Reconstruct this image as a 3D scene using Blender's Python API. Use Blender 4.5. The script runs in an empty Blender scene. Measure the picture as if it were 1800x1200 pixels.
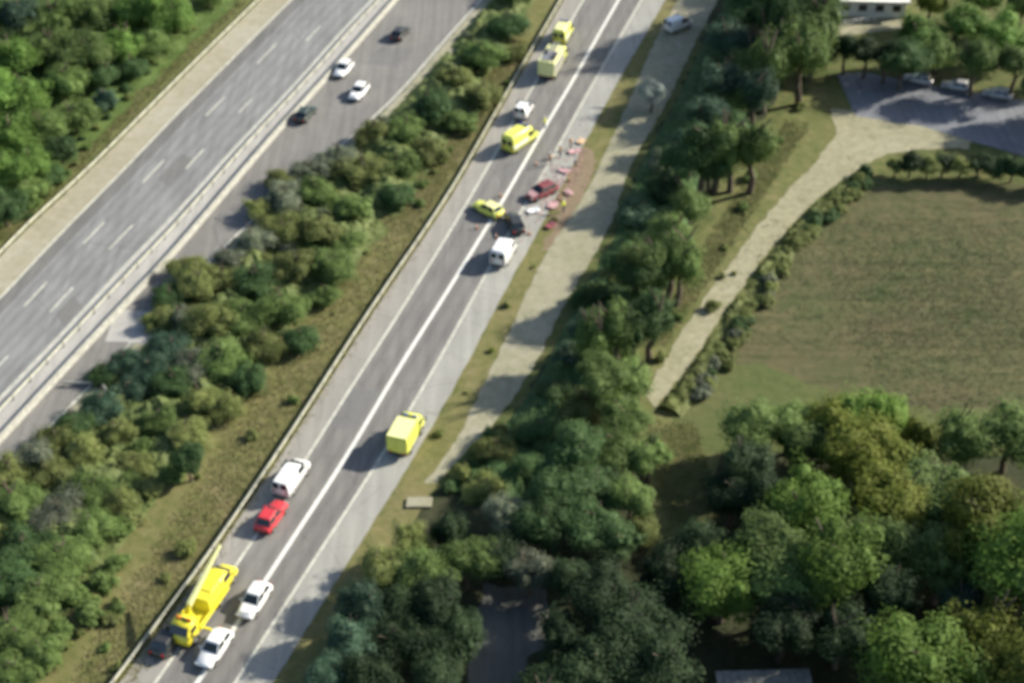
import bpy, bmesh, math, random
import numpy as np
from mathutils import Vector, Matrix, noise
random.seed(7); np.random.seed(7)
R = math.radians
sc = bpy.context.scene
COL = sc.collection

# ------------------------------------------------------------------ camera, sky, sun, exposure
PITCH, H, F = R(38), 100.0, 2060/math.tan(R(38))
cam_d = bpy.data.cameras.new('camera'); cam = bpy.data.objects.new('camera', cam_d); COL.objects.link(cam)
cam.location = (0, 0, H); cam.rotation_euler = (math.pi/2-PITCH, 0, 0)
cam_d.sensor_width = 36; cam_d.lens = 36*F/1800; cam_d.clip_end = 9000; cam_d.clip_start = 0.5
cam_d.dof.use_dof = True; cam_d.dof.focus_distance = 20; cam_d.dof.aperture_fstop = 0.82   # the soft, slightly defocused lens of the photograph
sc.camera = cam
SUN_EL, SUN_AZ = R(29.5), R(68)          # azimuth clockwise from +Y (away from camera)
w = bpy.data.worlds.new('World'); sc.world = w; w.use_nodes = True
nt = w.node_tree; sky = nt.nodes.new('ShaderNodeTexSky'); sky.sky_type = 'NISHITA'; sky.sun_disc = False
sky.sun_elevation = SUN_EL; sky.sun_rotation = SUN_AZ; sky.air_density = 1.0; sky.dust_density = 1.5
bgn = nt.nodes['Background']; bgn.inputs[1].default_value = 0.095
nt.links.new(sky.outputs[0], bgn.inputs[0])
sl = bpy.data.lights.new('sun', 'SUN'); sl.energy = 5.0; sl.angle = R(0.6); sl.color = (1, .93, .80)
sun = bpy.data.objects.new('sun', sl); COL.objects.link(sun)
sd = Vector((math.sin(SUN_AZ)*math.cos(SUN_EL), math.cos(SUN_AZ)*math.cos(SUN_EL), math.sin(SUN_EL)))
sun.rotation_euler = sd.to_track_quat('Z', 'Y').to_euler(); sun.location = (60, 100, 80)
sc.view_settings.view_transform = 'Standard'; sc.view_settings.look = 'None'
sc.view_settings.gamma = 1; sc.view_settings.use_curve_mapping = False
sc.view_settings.exposure = 0.76

# ------------------------------------------------------------------ helpers
def at(px, py, z=0.0):
    u, v = (px-900)/F, (600-py)/F
    d = Vector((u, math.cos(PITCH)+v*math.sin(PITCH), -math.sin(PITCH)+v*math.cos(PITCH)))
    t = (z-H)/d.z
    return Vector((d.x*t, d.y*t, z))

def tag(o, label=None, cat=None, group=None, kind=None):
    if label: o['label'] = label
    if cat: o['category'] = cat
    if group: o['group'] = group
    if kind: o['kind'] = kind
    return o

def link(name, me, m=None, parent=None, loc=None):
    o = bpy.data.objects.new(name, me); COL.objects.link(o)
    if m is not None and me is not None and not me.materials: me.materials.append(m)
    if parent is not None: o.parent = parent
    if loc is not None: o.location = loc
    return o

def empty(name, loc=(0, 0, 0), rz=0, label=None, cat=None, group=None):
    o = bpy.data.objects.new(name, None); COL.objects.link(o)
    o.location = loc; o.rotation_euler = (0, 0, rz); o.empty_display_size = .3
    return tag(o, label, cat, group)

def mesh(name, vs, fs, smooth=False):
    me = bpy.data.meshes.new(name); me.from_pydata([tuple(v) for v in vs], [], fs); me.update()
    if smooth:
        me.polygons.foreach_set('use_smooth', [True]*len(me.polygons))
    return me

class MB:
    def __init__(s): s.v = []; s.f = []
    def box(s, x0, x1, y0, y1, z0, z1, tx=0, ty=0):
        b = len(s.v)
        s.v += [(x0, y0, z0), (x1, y0, z0), (x1, y1, z0), (x0, y1, z0),
                (x0+tx, y0+ty, z1), (x1-tx, y0+ty, z1), (x1-tx, y1-ty, z1), (x0+tx, y1-ty, z1)]
        s.f += [tuple(b+i for i in q) for q in ((3, 2, 1, 0), (4, 5, 6, 7), (0, 1, 5, 4), (1, 2, 6, 5), (2, 3, 7, 6), (3, 0, 4, 7))]
        return s
    def loft(s, secs):                     # list of equal-length rings
        b = len(s.v); n = len(secs[0])
        for r in secs: s.v += [tuple(p) for p in r]
        for i in range(len(secs)-1):
            for j in range(n):
                k = (j+1) % n
                s.f.append((b+i*n+j, b+i*n+k, b+(i+1)*n+k, b+(i+1)*n+j))
        s.f.append(tuple(b+j for j in reversed(range(n)))); s.f.append(tuple(b+(len(secs)-1)*n+j for j in range(n)))
        return s
    def cyl(s, c0, c1, r0, r1=None, n=10):
        r1 = r0 if r1 is None else r1
        c0, c1 = Vector(c0), Vector(c1); a = (c1-c0).normalized()
        u = a.orthogonal().normalized(); w_ = a.cross(u)
        return s.loft([[c+(u*math.cos(2*math.pi*k/n)+w_*math.sin(2*math.pi*k/n))*r for k in range(n)] for c, r in ((c0, r0), (c1, r1))])
    def quad(s, a, b_, c, d):
        b = len(s.v); s.v += [tuple(a), tuple(b_), tuple(c), tuple(d)]; s.f.append((b, b+1, b+2, b+3)); return s
    def slab(s, pts, th):                  # planar polygon given thickness along its normal
        P = [Vector(p) for p in pts]; n = (P[1]-P[0]).cross(P[2]-P[0]).normalized()
        return s.loft([[p-n*th for p in P], P])
    def build(s, name, m, parent=None, smooth=False, bevel=0):
        me = mesh(name, s.v, s.f, smooth)
        bm = bmesh.new(); bm.from_mesh(me); bmesh.ops.recalc_face_normals(bm, faces=bm.faces)
        if bevel:
            bmesh.ops.bevel(bm, geom=bm.edges[:], offset=bevel, segments=2, affect='EDGES', clamp_overlap=True)
        bm.to_mesh(me); bm.free()
        return link(name, me, m, parent)

def copy_tree(o, parent=None):
    c = o.copy(); COL.objects.link(c)
    if parent: c.parent = parent
    for ch in o.children: copy_tree(ch, c)
    return c

# ------------------------------------------------------------------ materials
def ramp(nt, fac, stops):
    r = nt.nodes.new('ShaderNodeValToRGB'); e = r.color_ramp.elements
    while len(e) > 1: e.remove(e[-1])
    e[0].position = stops[0][0]; e[0].color = (*stops[0][1], 1)
    for p, c in stops[1:]:
        x = e.new(p); x.color = (*c, 1)
    nt.links.new(fac, r.inputs[0]); return r.outputs[0]

def nz(nt, scale, detail=5, rough=.6, vec=None, dist=0):
    n = nt.nodes.new('ShaderNodeTexNoise'); n.inputs['Scale'].default_value = scale
    n.inputs['Detail'].default_value = detail; n.inputs['Roughness'].default_value = rough; n.inputs['Distortion'].default_value = dist
    if vec is not None: nt.links.new(vec, n.inputs['Vector'])
    return n.outputs['Fac']

def mixc(nt, fac, a, b, mode='MIX'):
    m = nt.nodes.new('ShaderNodeMix'); m.data_type = 'RGBA'; m.blend_type = mode
    for s, v in ((0, fac), (6, a), (7, b)):
        if hasattr(v, 'links'): nt.links.new(v, m.inputs[s])
        else: m.inputs[s].default_value = v if s == 0 else (*v, 1)
    return m.outputs[2]

def newmat(name):
    m = bpy.data.materials.new(name); m.use_nodes = True
    return m, m.node_tree, m.node_tree.nodes['Principled BSDF']

def wpos(nt): return nt.nodes.new('ShaderNodeNewGeometry').outputs['Position']

def bump(nt, b, h, strength=.4, dist=.1):
    n = nt.nodes.new('ShaderNodeBump'); n.inputs['Strength'].default_value = strength; n.inputs['Distance'].default_value = dist
    nt.links.new(h, n.inputs['Height']); nt.links.new(n.outputs[0], b.inputs['Normal'])

def ground_mat(name, s1, s2, sc1=.12, sc2=.9, rough=.95, fine=6):
    """s1: broad colour stops, s2: finer patches mixed over them"""
    m, nt, b = newmat(name); P = wpos(nt)
    a = ramp(nt, nz(nt, sc1, 4, .6, P, .6), s1); c = ramp(nt, nz(nt, sc2, 6, .65, P, .3), s2)
    col = mixc(nt, .5, a, c)
    f = nz(nt, fine, 4, .7, P)
    col = mixc(nt, .55, col, ramp(nt, f, [(.25, (.45,)*3), (.5, (1,)*3), (.75, (1.5,)*3)]), 'MULTIPLY')
    nt.links.new(col, b.inputs['Base Color']); b.inputs['Roughness'].default_value = rough
    b.inputs['Specular IOR Level'].default_value = .15
    bump(nt, b, f, .6, .12); return m

def paint(name, c, rough=.35, metal=0, dirt=.15, spec=.5, coat=0):
    m, nt, b = newmat(name); P = wpos(nt)
    f = nz(nt, 2.2, 5, .6, P)
    col = mixc(nt, 1, c, ramp(nt, f, [(.3, (1-dirt*1.6,)*3), (.65, (1,)*3)]), 'MULTIPLY')
    nt.links.new(col, b.inputs['Base Color']); b.inputs['Roughness'].default_value = rough
    b.inputs['Metallic'].default_value = metal; b.inputs['Specular IOR Level'].default_value = spec; b.inputs['Coat Weight'].default_value = coat
    return m

def asphalt_mat(name, base, var=.25, tint=(1, 1, 1), streak=True):
    m, nt, b = newmat(name); P = wpos(nt)
    mp = nt.nodes.new('ShaderNodeMapping'); nt.links.new(P, mp.inputs[0])
    mp.inputs['Rotation'].default_value = (0, 0, R(18)); mp.inputs['Scale'].default_value = (1, .05, 1)
    s = nz(nt, 1.3, 3, .5, mp.outputs[0]); g = nz(nt, .18, 4, .6, P); f = nz(nt, 14, 4, .7, P)
    c = tuple(base*t for t in tint)
    col = mixc(nt, .8, c, ramp(nt, s, [(.3, (1-var,)*3), (.7, (1+var*.6,)*3)]), 'MULTIPLY')
    col = mixc(nt, .8, col, ramp(nt, g, [(.3, (1-var*.7, 1-var*.7, 1-var*.6)), (.7, (1+var*.6,)*3)]), 'MULTIPLY')
    col = mixc(nt, .6, col, ramp(nt, f, [(.3, (.8,)*3), (.7, (1.2,)*3)]), 'MULTIPLY')
    st = nz(nt, .9, 6, .7, P, 1.5)
    col = mixc(nt, .8, col, ramp(nt, st, [(.30, (.72, .72, .72)), (.38, (1, 1, 1)), (.66, (1, 1, 1)), (.70, (1.12, 1.12, 1.1))]), 'MULTIPLY')
    vo = nt.nodes.new('ShaderNodeTexVoronoi'); vo.feature = 'DISTANCE_TO_EDGE'; vo.inputs['Scale'].default_value = .22; nt.links.new(P, vo.inputs['Vector'])
    col = mixc(nt, .5, col, ramp(nt, vo.outputs['Distance'], [(0, (.55, .55, .55)), (.012, (1, 1, 1))]), 'MULTIPLY')
    nt.links.new(col, b.inputs['Base Color']); b.inputs['Roughness'].default_value = .85; b.inputs['Specular IOR Level'].default_value = .3
    bump(nt, b, f, .2, .02); return m

def foliage_mat(name, dark, mid, light, transl=.36):
    m, nt, b = newmat(name)
    tc = nt.nodes.new('ShaderNodeTexCoord').outputs['Object']; oi = nt.nodes.new('ShaderNodeObjectInfo')
    P = wpos(nt)
    f = nz(nt, .55, 3, .6, P); f2 = nz(nt, 3.5, 4, .7, P)
    a = nt.nodes.new('ShaderNodeMath'); a.operation = 'MULTIPLY_ADD'; nt.links.new(f2, a.inputs[0]); a.inputs[1].default_value = .55
    a2 = nt.nodes.new('ShaderNodeMath'); a2.operation = 'MULTIPLY'; nt.links.new(f, a2.inputs[0]); a2.inputs[1].default_value = .45
    nt.links.new(a2.outputs[0], a.inputs[2])
    col = ramp(nt, a.outputs[0], [(.34, dark), (.5, mid), (.64, light)])
    r = nt.nodes.new('ShaderNodeMapRange'); nt.links.new(oi.outputs['Random'], r.inputs[0]); r.inputs[3].default_value = .75; r.inputs[4].default_value = 1.25
    v = nt.nodes.new('ShaderNodeHueSaturation'); nt.links.new(col, v.inputs['Color']); nt.links.new(r.outputs[0], v.inputs['Value'])
    nt.links.new(v.outputs[0], b.inputs['Base Color']); b.inputs['Roughness'].default_value = .7; b.inputs['Specular IOR Level'].default_value = .25
    t = nt.nodes.new('ShaderNodeBsdfTranslucent'); nt.links.new(v.outputs[0], t.inputs[0])
    mx = nt.nodes.new('ShaderNodeMixShader'); mx.inputs[0].default_value = transl
    out = nt.nodes['Material Output']; nt.links.new(b.outputs[0], mx.inputs[1]); nt.links.new(t.outputs[0], mx.inputs[2]); nt.links.new(mx.outputs[0], out.inputs[0])
    return m

M = {}
M['grass'] = ground_mat('mottled grass', [(.3, (.075, .095, .03)), (.5, (.11, .125, .045)), (.7, (.17, .15, .07))],
                        [(.35, (.05, .085, .025)), (.55, (.12, .13, .05)), (.72, (.2, .17, .09))], .1, .7)
M['verge'] = ground_mat('dry verge grass', [(.3, (.12, .135, .048)), (.5, (.17, .167, .068)), (.7, (.22, .19, .10))],
                        [(.35, (.11, .13, .042)), (.55, (.19, .175, .075)), (.72, (.26, .22, .13))], .13, .8)
M['verge2'] = ground_mat('olive verge grass', [(.3, (.11, .13, .045)), (.55, (.155, .16, .065)), (.72, (.21, .19, .10))],
                        [(.35, (.085, .115, .035)), (.55, (.15, .155, .06)), (.72, (.22, .195, .10))], .15, .8)
M['field'] = ground_mat('fallow field', [(.32, (.065, .088, .034)), (.5, (.09, .092, .044)), (.68, (.112, .098, .056))],
                        [(.35, (.07, .085, .038)), (.55, (.11, .108, .055)), (.72, (.145, .13, .075))], .07, .6)
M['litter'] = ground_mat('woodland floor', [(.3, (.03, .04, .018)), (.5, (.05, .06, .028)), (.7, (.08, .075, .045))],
                        [(.35, (.025, .035, .015)), (.55, (.05, .055, .03)), (.72, (.09, .085, .055))], .2, 1.1)  # soil colour kept dark to hold the shade under the trees
M['margin'] = ground_mat('greenish field margin', [(.3, (.075, .11, .034)), (.5, (.105, .125, .044)), (.7, (.135, .135, .06))], [(.35, (.06, .085, .028)), (.55, (.11, .125, .048)), (.72, (.14, .135, .065))], .12, .8)
M['under'] = ground_mat('green undergrowth', [(.3, (.07, .12, .035)), (.5, (.105, .145, .045)), (.7, (.15, .165, .065))], [(.35, (.05, .09, .025)), (.55, (.10, .14, .045)), (.72, (.16, .17, .07))], .15, .9)
M['track'] = ground_mat('pale packed dirt', [(.3, (.27, .25, .16)), (.5, (.34, .315, .215)), (.7, (.39, .365, .27))],
                        [(.35, (.2, .2, .12)), (.55, (.31, .305, .2)), (.72, (.38, .365, .27))], .12, .9)
M['pale'] = ground_mat('pale concrete strip', [(.3, (.29, .27, .185)), (.5, (.34, .315, .23)), (.7, (.40, .37, .30))],
                        [(.35, (.22, .235, .14)), (.55, (.3, .3, .21)), (.72, (.37, .36, .28))], .12, .8)
M['beige'] = ground_mat('beige gravelly shoulder', [(.3, (.28, .26, .19)), (.5, (.36, .335, .25)), (.7, (.42, .41, .35))],
                        [(.35, (.27, .27, .18)), (.55, (.36, .33, .25)), (.72, (.43, .41, .35))], .1, .8)
def furrows(m):
    nt = m.node_tree; b = nt.nodes['Principled BSDF']; src = b.inputs['Base Color'].links[0].from_socket; P = wpos(nt)
    mp = nt.nodes.new('ShaderNodeMapping'); nt.links.new(P, mp.inputs[0]); mp.inputs['Rotation'].default_value = (0, 0, R(-4)); mp.inputs['Scale'].default_value = (.05, .75, 1)
    f = nz(nt, 1.0, 5, .65, mp.outputs[0], .8); g_ = nz(nt, .42, 5, .7, P, 1.2)
    c = mixc(nt, .8, src, ramp(nt, f, [(.32, (.68, .72, .66)), (.5, (1, 1, 1)), (.66, (1.22, 1.16, 1.14))]), 'MULTIPLY')
    c = mixc(nt, .8, c, ramp(nt, g_, [(.32, (.62, .78, .55)), (.48, (1, 1, 1)), (.66, (1.25, 1.14, 1.1))]), 'MULTIPLY')
    nt.links.new(c, b.inputs['Base Color'])
furrows(M['field'])
for k_ in ('grass', 'verge', 'verge2', 'track', 'pale'):
    nt_ = M[k_].node_tree; b_ = nt_.nodes['Principled BSDF']; s_ = b_.inputs['Base Color'].links[0].from_socket
    c_ = mixc(nt_, .75, s_, ramp(nt_, nz(nt_, .5, 6, .7, wpos(nt_), 1.5), [(.32, (.62, .72, .55)), (.5, (1, 1, 1)), (.68, (1.2, 1.12, 1.12))] if k_[0] in 'gv' else [(.34, (.72, .76, .66)), (.45, (1, 1, 1)), (.68, (1.1, 1.1, 1.1))]), 'MULTIPLY')
    nt_.links.new(c_, b_.inputs['Base Color'])
M['asphalt_l'] = asphalt_mat('worn motorway asphalt', .235, .22, (.98, 1, .985))
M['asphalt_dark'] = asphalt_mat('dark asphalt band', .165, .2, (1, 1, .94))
M['asphalt_r'] = asphalt_mat('grey road asphalt', .20, .2, (1, .975, .91))
M['asphalt_s'] = asphalt_mat('side road asphalt', .2, .2, (.95, 1, 1.1))  # bluish tint puts the shade on this road into its colour
M['shoulder'] = asphalt_mat('pale shoulder', .33, .16, (1, 1, .9))
M['shoulder_l'] = asphalt_mat('left shoulder', .29, .14, (1, .96, .86))
M['median'] = asphalt_mat('pale median paving', .38, .15, (1, .98, .92))
M['line'] = paint('worn white road paint', (.8, .8, .74), .7, 0, .15, .3)
M['line_worn'] = paint('faded road paint', (.68, .68, .58), .75, 0, .3, .2)
M['line_y'] = paint('yellowish painted line', (.62, .60, .36), .7, 0, .2, .3)
M['galv'] = paint('galvanised rail', (.62, .62, .50), .5, .15, .25)
M['galv_d'] = paint('galvanised post', (.25, .25, .22), .6, .3, .2)
M['concrete'] = paint('concrete barrier', (.42, .42, .37), .85, 0, .25, .2)
M['trunk'] = ground_mat('bark', [(.3, (.09, .07, .05)), (.7, (.16, .13, .1))], [(.3, (.08, .06, .04)), (.7, (.18, .15, .12))], 1, 6)
M['white'] = paint('white car paint', (.84, .85, .84), .3, 0, .05, .5, .4)
M['red'] = paint('red car paint', (.62, .05, .06), .3, 0, .1, .5, .4)
M['darkgreen'] = paint('dark green car paint', (.045, .065, .055), .3, .2, .1, .5, .4)
M['darkgrey'] = paint('dark grey car paint', (.06, .062, .06), .3, .3, .1, .5, .4)
M['silver'] = paint('silver car paint', (.42, .42, .43), .35, .3, .1, .5, .4)
M['maroon'] = paint('dull maroon paint', (.27, .07, .075), .45, 0, .3)
M['pink'] = paint('faded pinkish panel', (.62, .38, .38), .5, 0, .25)
M['yellow'] = paint('bright yellow paint', (.82, .72, .05), .35, 0, .08, .5, .3)
M['lime'] = paint('lime yellow paint', (.76, .80, .14), .35, 0, .08, .5, .3)
M['paleyellow'] = paint('pale yellow roof paint', (.82, .82, .38), .4, 0, .08)
M['glass'] = paint('dark vehicle glass', (.025, .035, .04), .08, 0, .05, .6)
M['rubber'] = paint('tyre rubber', (.025, .025, .025), .85, 0, .1, .2)
M['rim'] = paint('wheel rim', (.45, .45, .45), .35, .6, .2)
M['black'] = paint('black plastic', (.03, .03, .03), .6, 0, .1)
M['lamp'] = paint('clear lamp glass', (.75, .75, .72), .15, 0, .05)
M['redlamp'] = paint('red lamp glass', (.5, .02, .02), .2, 0, .05)
M['blue'] = paint('blue beacon', (.03, .08, .5), .2, 0, .05)
M['orange'] = paint('orange stripe', (.75, .22, .03), .4, 0, .08)
M['skin'] = paint('skin', (.45, .27, .19), .6, 0, .05)
M['hivis'] = paint('high visibility cloth', (.75, .8, .1), .8, 0, .1)
M['navy'] = paint('navy trousers', (.03, .04, .08), .85, 0, .1)
M['peach'] = paint('pale orange cloth', (.75, .5, .3), .8, 0, .1)
M['roof'] = paint('grey roof sheet', (.2, .2, .18), .6, 0, .3)
M['wall'] = paint('white wall', (.8, .8, .76), .8, 0, .12)
M['board'] = paint('weathered shade-darkened board', (.22, .22, .2), .9, 0, .4)  # boards toned down to include the shade of the trees around the shed
M['water'] = paint('dark pond water', (.03, .07, .075), .12, 0, .2, .5)
FOL = {
 'bright green': foliage_mat('bright green leaves', (.085, .16, .03), (.14, .25, .05), (.20, .33, .085)),
 'mid green': foliage_mat('mid green leaves', (.085, .14, .035), (.13, .20, .055), (.18, .26, .085)),
 'dark green': foliage_mat('dark green leaves', (.04, .085, .026), (.065, .125, .042), (.10, .165, .062)),
 'blue green': foliage_mat('blue green leaves', (.035, .08, .045), (.055, .108, .066), (.09, .15, .095)),
 'olive': foliage_mat('olive leaves', (.12, .15, .04), (.18, .215, .065), (.24, .265, .105)),
 'yellow green': foliage_mat('yellow green leaves', (.11, .15, .022), (.165, .21, .036), (.22, .265, .06)),
 'grey green': foliage_mat('grey green leaves', (.11, .14, .085), (.16, .19, .125), (.22, .25, .175)),
 'leafy green': foliage_mat('leafy green leaves', (.065, .13, .02), (.12, .205, .032), (.175, .275, .06)),
 'olive green': foliage_mat('olive green leaves', (.09, .12, .016), (.14, .17, .024), (.19, .21, .04)),
 'deep green': foliage_mat('deep green leaves', (.016, .036, .015), (.03, .058, .022), (.046, .08, .03)),  # near-black tones put the shade of the dense woods into the leaves
 'silvery': foliage_mat('silvery leaves', (.18, .22, .19), (.26, .31, .28), (.34, .38, .35)),
}

# ------------------------------------------------------------------ ground sheets
def smooth_line(pts, step=1.0, ext=(40, 60)):
    """pixel polyline -> smooth evenly spaced ground polyline, extended past the frame at both ends"""
    P = [at(*p) for p in pts]
    return smooth_world(P, step, ext)
def smooth_world(P, step=1.0, ext=(40, 60)):
    if ext[0]: P = [P[0]+(P[0]-P[1]).normalized()*ext[0]]+P
    if ext[1]: P = P+[P[-1]+(P[-1]-P[-2]).normalized()*ext[1]]
    Q = [P[0]+(P[0]-P[1])]+P+[P[-1]+(P[-1]-P[-2])]; out = []
    for i in range(1, len(Q)-2):
        a, b, c, d = Q[i-1:i+3]; n = max(1, int((c-b).length/step))
        for k in range(n):
            t = k/n
            out.append(.5*((2*b)+(c-a)*t+(2*a-5*b+4*c-d)*t*t+(3*b-a-3*c+d)*t**3))
    out.append(P[-1])
    # light smoothing keeps the roads free of kinks
    for _ in range(40):
        out = [out[0]]+[(out[i-1]+out[i]*2+out[i+1])/4 for i in range(1, len(out)-1)]+[out[-1]]
    return out
def resample(L, n):
    d = [0]
    for a, b in zip(L, L[1:]): d.append(d[-1]+(b-a).length)
    out = []; j = 0
    for k in range(n):
        t = d[-1]*k/(n-1)
        while j < len(L)-2 and d[j+1] < t: j += 1
        u = (t-d[j])/max(1e-6, d[j+1]-d[j]); out.append(L[j].lerp(L[j+1], min(1, u)))
    return out
def at_y(L, y):
    for a, b in zip(L, L[1:]):
        if (a.y-y)*(b.y-y) <= 0 and a.y != b.y: return a.lerp(b, (y-a.y)/(b.y-a.y))
    return L[0] if abs(L[0].y-y) < abs(L[-1].y-y) else L[-1]
def between(A, B, t): return [a.lerp(b, t) for a, b in zip(A, B)]
def offset(L, d):
    out = []
    for i, p in enumerate(L):
        a, b = L[max(0, i-1)], L[min(len(L)-1, i+1)]; t = (b-a); t.z = 0; t.normalize()
        out.append(p+Vector((t.y, -t.x, 0))*d)
    return out
def voffset(L, d_far, d_near):
    y0, y1 = at(900, 640).y, at(900, 420).y
    out = []
    for p, q1, q2 in zip(L, offset(L, d_far), offset(L, d_near)):
        t = min(1, max(0, (p.y-y0)/(y1-y0))); out.append(q2.lerp(q1, t))
    return out
def jit(p, amp, sc_=.6, seed=0):
    if not amp: return p
    q = p*sc_+Vector((seed, seed*1.7, 3.1)); n = noise.noise_vector(q)+noise.noise_vector(q*3.1)*.5
    return Vector((p.x+n.x*amp, p.y+n.y*amp, p.z))
def strip(name, A, B, z, m, amp=0, thick=0, seed=0, parent=None, kind='structure', n=None):
    n = n or 220
    A = resample(A, n); B = resample(B, n); vs = []; fs = []
    for a, b in zip(A, B):
        a, b = jit(a, amp, .6, seed), jit(b, amp, .6, seed+9)
        vs += [(a.x, a.y, z), (b.x, b.y, z)]
    for i in range(n-1): fs.append((2*i, 2*i+1, 2*i+3, 2*i+2))
    if thick:
        k = len(vs)
        vs += [(v[0], v[1], z-thick) for v in vs[:k]]
        for i in range(n-1):
            fs += [(2*i, 2*i+2, k+2*i+2, k+2*i), (2*i+1, k+2*i+1, k+2*i+3, 2*i+3)]
    me = mesh(name, vs, fs); bm = bmesh.new(); bm.from_mesh(me); bmesh.ops.recalc_face_normals(bm, faces=bm.faces)
    up = sum(f.normal.z for f in bm.faces)
    if up < 0: bmesh.ops.reverse_faces(bm, faces=bm.faces)
    bm.to_mesh(me); bm.free()
    o = link(name, me, m, parent)
    if kind and parent is None: o['kind'] = kind
    return o
def poly(name, pts, z, m, amp=.4, world=False, seed=0, parent=None, thick=0):
    P = pts if world else [at(*p) for p in pts]; Q = []
    for a, b in zip(P, P[1:]+P[:1]):
        n = max(1, int((b-a).length/.7))
        for k in range(n): Q.append(a.lerp(b, k/n))
    Q = [jit(q, amp, .45, seed) for q in Q]
    bm = bmesh.new(); vs = [bm.verts.new((q.x, q.y, z)) for q in Q]; f = bm.faces.new(vs)
    if f.normal.z < 0 or True:
        bm.normal_update()
        if f.normal.z < 0: f.normal_flip()
    if thick:
        r = bmesh.ops.extrude_face_region(bm, geom=[f]); 
        for v in [g for g in r['geom'] if isinstance(g, bmesh.types.BMVert)]: v.co.z = z
        for v in vs: v.co.z = z-thick
    bmesh.ops.triangulate(bm, faces=[f for f in bm.faces if len(f.verts) > 4])
    me = bpy.data.meshes.new(name); bm.to_mesh(me); bm.free()
    o = link(name, me, m, parent)
    if parent is None: o['kind'] = 'structure'
    return o

g = mesh('ground', [(-4000, -1000, 0), (4000, -1000, 0), (4000, 8000, 0), (-4000, 8000, 0)], [(0, 1, 2, 3)])
tag(link('ground', g, M['grass']), kind='structure')

# --- right road lines (pixels of the photograph turned into ground points)
G = smooth_line([(992, 0), (960, 56), (925, 115), (887, 183), (850, 248), (809, 321), (757, 402), (700, 485), (643, 570), (600, 637), (562, 697), (490, 808), (400, 942), (327, 1046), (240, 1160), (210, 1200)])
CL = smooth_line([(1088, 0), (1045, 75), (1003, 150), (965, 212), (915, 299), (892, 340), (857, 398), (820, 458), (757, 560), (713, 627), (670, 700), (602, 815), (542, 905), (480, 1000), (417, 1097), (350, 1195)])
EL = smooth_line([(1026, 0), (955, 122), (880, 255), (797, 398), (677, 590), (607, 697), (565, 765), (447, 947), (287, 1180)])
ER = smooth_line([(1128, 0), (1040, 152), (958, 300), (888, 420), (813, 558), (787, 605), (736, 695), (660, 818), (600, 912), (520, 1033), (460, 1128), (413, 1200)])
PE = smooth_line([(1170, 0), (1082, 152), (1002, 300), (935, 428), (898, 490), (850, 585), (820, 640), (770, 730), (700, 850), (625, 965), (560, 1070), (480, 1200)])
N = 260
G, CL, EL, ER, PE = [resample(l, N) for l in (G, CL, EL, ER, PE)]
road = strip('road', EL, ER, .060, M['asphalt_r'], .0, 0, n=N)
strip('shoulder', G, EL, .052, M['shoulder_l'], .0, .1, n=N)
strip('shoulder', ER, PE, .052, M['shoulder'], .12, .1, n=N)
strip('verge', voffset(G, 4.8 if offset(G, 1)[0].x < G[0].x else -4.8, 9.2 if offset(G, 1)[0].x < G[0].x else -9.2), G, .012, M['verge'], .5, n=N, seed=3)
def line_strip(name, L, wd, z, m, parent, n=N):
    return strip(name, offset(L, -wd/2), offset(L, wd/2), z, m, 0, 0, parent=parent, n=n)
line_strip('road_marking', CL, .42, .068, M['line'], road)
line_strip('road_marking', ER, .26, .068, M['line_worn'], road)
line_strip('road_marking', EL, .28, .068, M['line_worn'], road)

# --- left motorway
O = smooth_line([(460, 0), (320, 138), (153, 306), (50, 400), (0, 452)])
I = smooth_line([(513, 0), (450, 63), (383, 130), (293, 220), (220, 297), (113, 405), (0, 525)])
A = smooth_line([(655, 0), (600, 57), (547, 117), (493, 177), (410, 263), (317, 368), (200, 488), (113, 583), (0, 700)])
B = smooth_line([(698, 0), (639, 67), (567, 148), (477, 247), (353, 393), (293, 462), (200, 560), (100, 668), (0, 777)])
D = smooth_line([(852, 0), (806, 50), (752, 112), (700, 172), (600, 262), (480, 360), (385, 450), (290, 545), (190, 655), (85, 760), (0, 845)])
O, I, A, B, D = [resample(l, N) for l in (O, I, A, B, D)]
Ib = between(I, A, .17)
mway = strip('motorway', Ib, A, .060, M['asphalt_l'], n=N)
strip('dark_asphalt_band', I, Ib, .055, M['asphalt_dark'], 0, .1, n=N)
strip('shoulder', O, I, .045, M['beige'], .15, .08, n=N)
strip('median_paving', A, B, .060, M['median'], 0, 0, n=N)
slip = strip('slip_road', B, D, .056, M['asphalt_r'], .15, .1, n=N)
sgn = 1 if offset(O, 1)[0].x < O[0].x else -1
strip('verge', offset(O, 3.4*sgn), O, .014, M['verge2'], .6, n=N, seed=5)
strip('shoulder', D, offset(D, -2.0*sgn), .030, M['pale'], .35, n=N, seed=8)
line_strip('road_marking', I, .28, .068, M['line_worn'], mway)
line_strip('road_marking', A, .26, .068, M['line_worn'], mway)
line_strip('road_marking', offset(D, .4*sgn), .28, .068, M['line_worn'], slip)
for t, ys in ((1/3, [(95, 18), (188, 17), (302, 20), (410, 20), (517, 22)]), (2/3, [(60, 14), (187, 12), (280, 18), (417, 22), (528, 22), (650, 25)])):
    L = between(between(I, A, .02), A, t)
    for y, hh in ys:
        # find the stretch of the line that shows between these rows of the picture
        a, b = None, None
        def prow(p):
            d = Vector((p.x, p.y, -H)); fz = d.y*math.cos(PITCH)+H*math.sin(PITCH); v = d.y*math.sin(PITCH)-H*math.cos(PITCH)
            return 600-F*v/fz
        seg = [p for p in resample(L, 1200) if y-hh < prow(p) < y+hh]
        if len(seg) > 2: strip('lane_dash', offset(seg, -.11), offset(seg, .11), .068, M['line_worn'], parent=mway, n=6)

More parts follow.
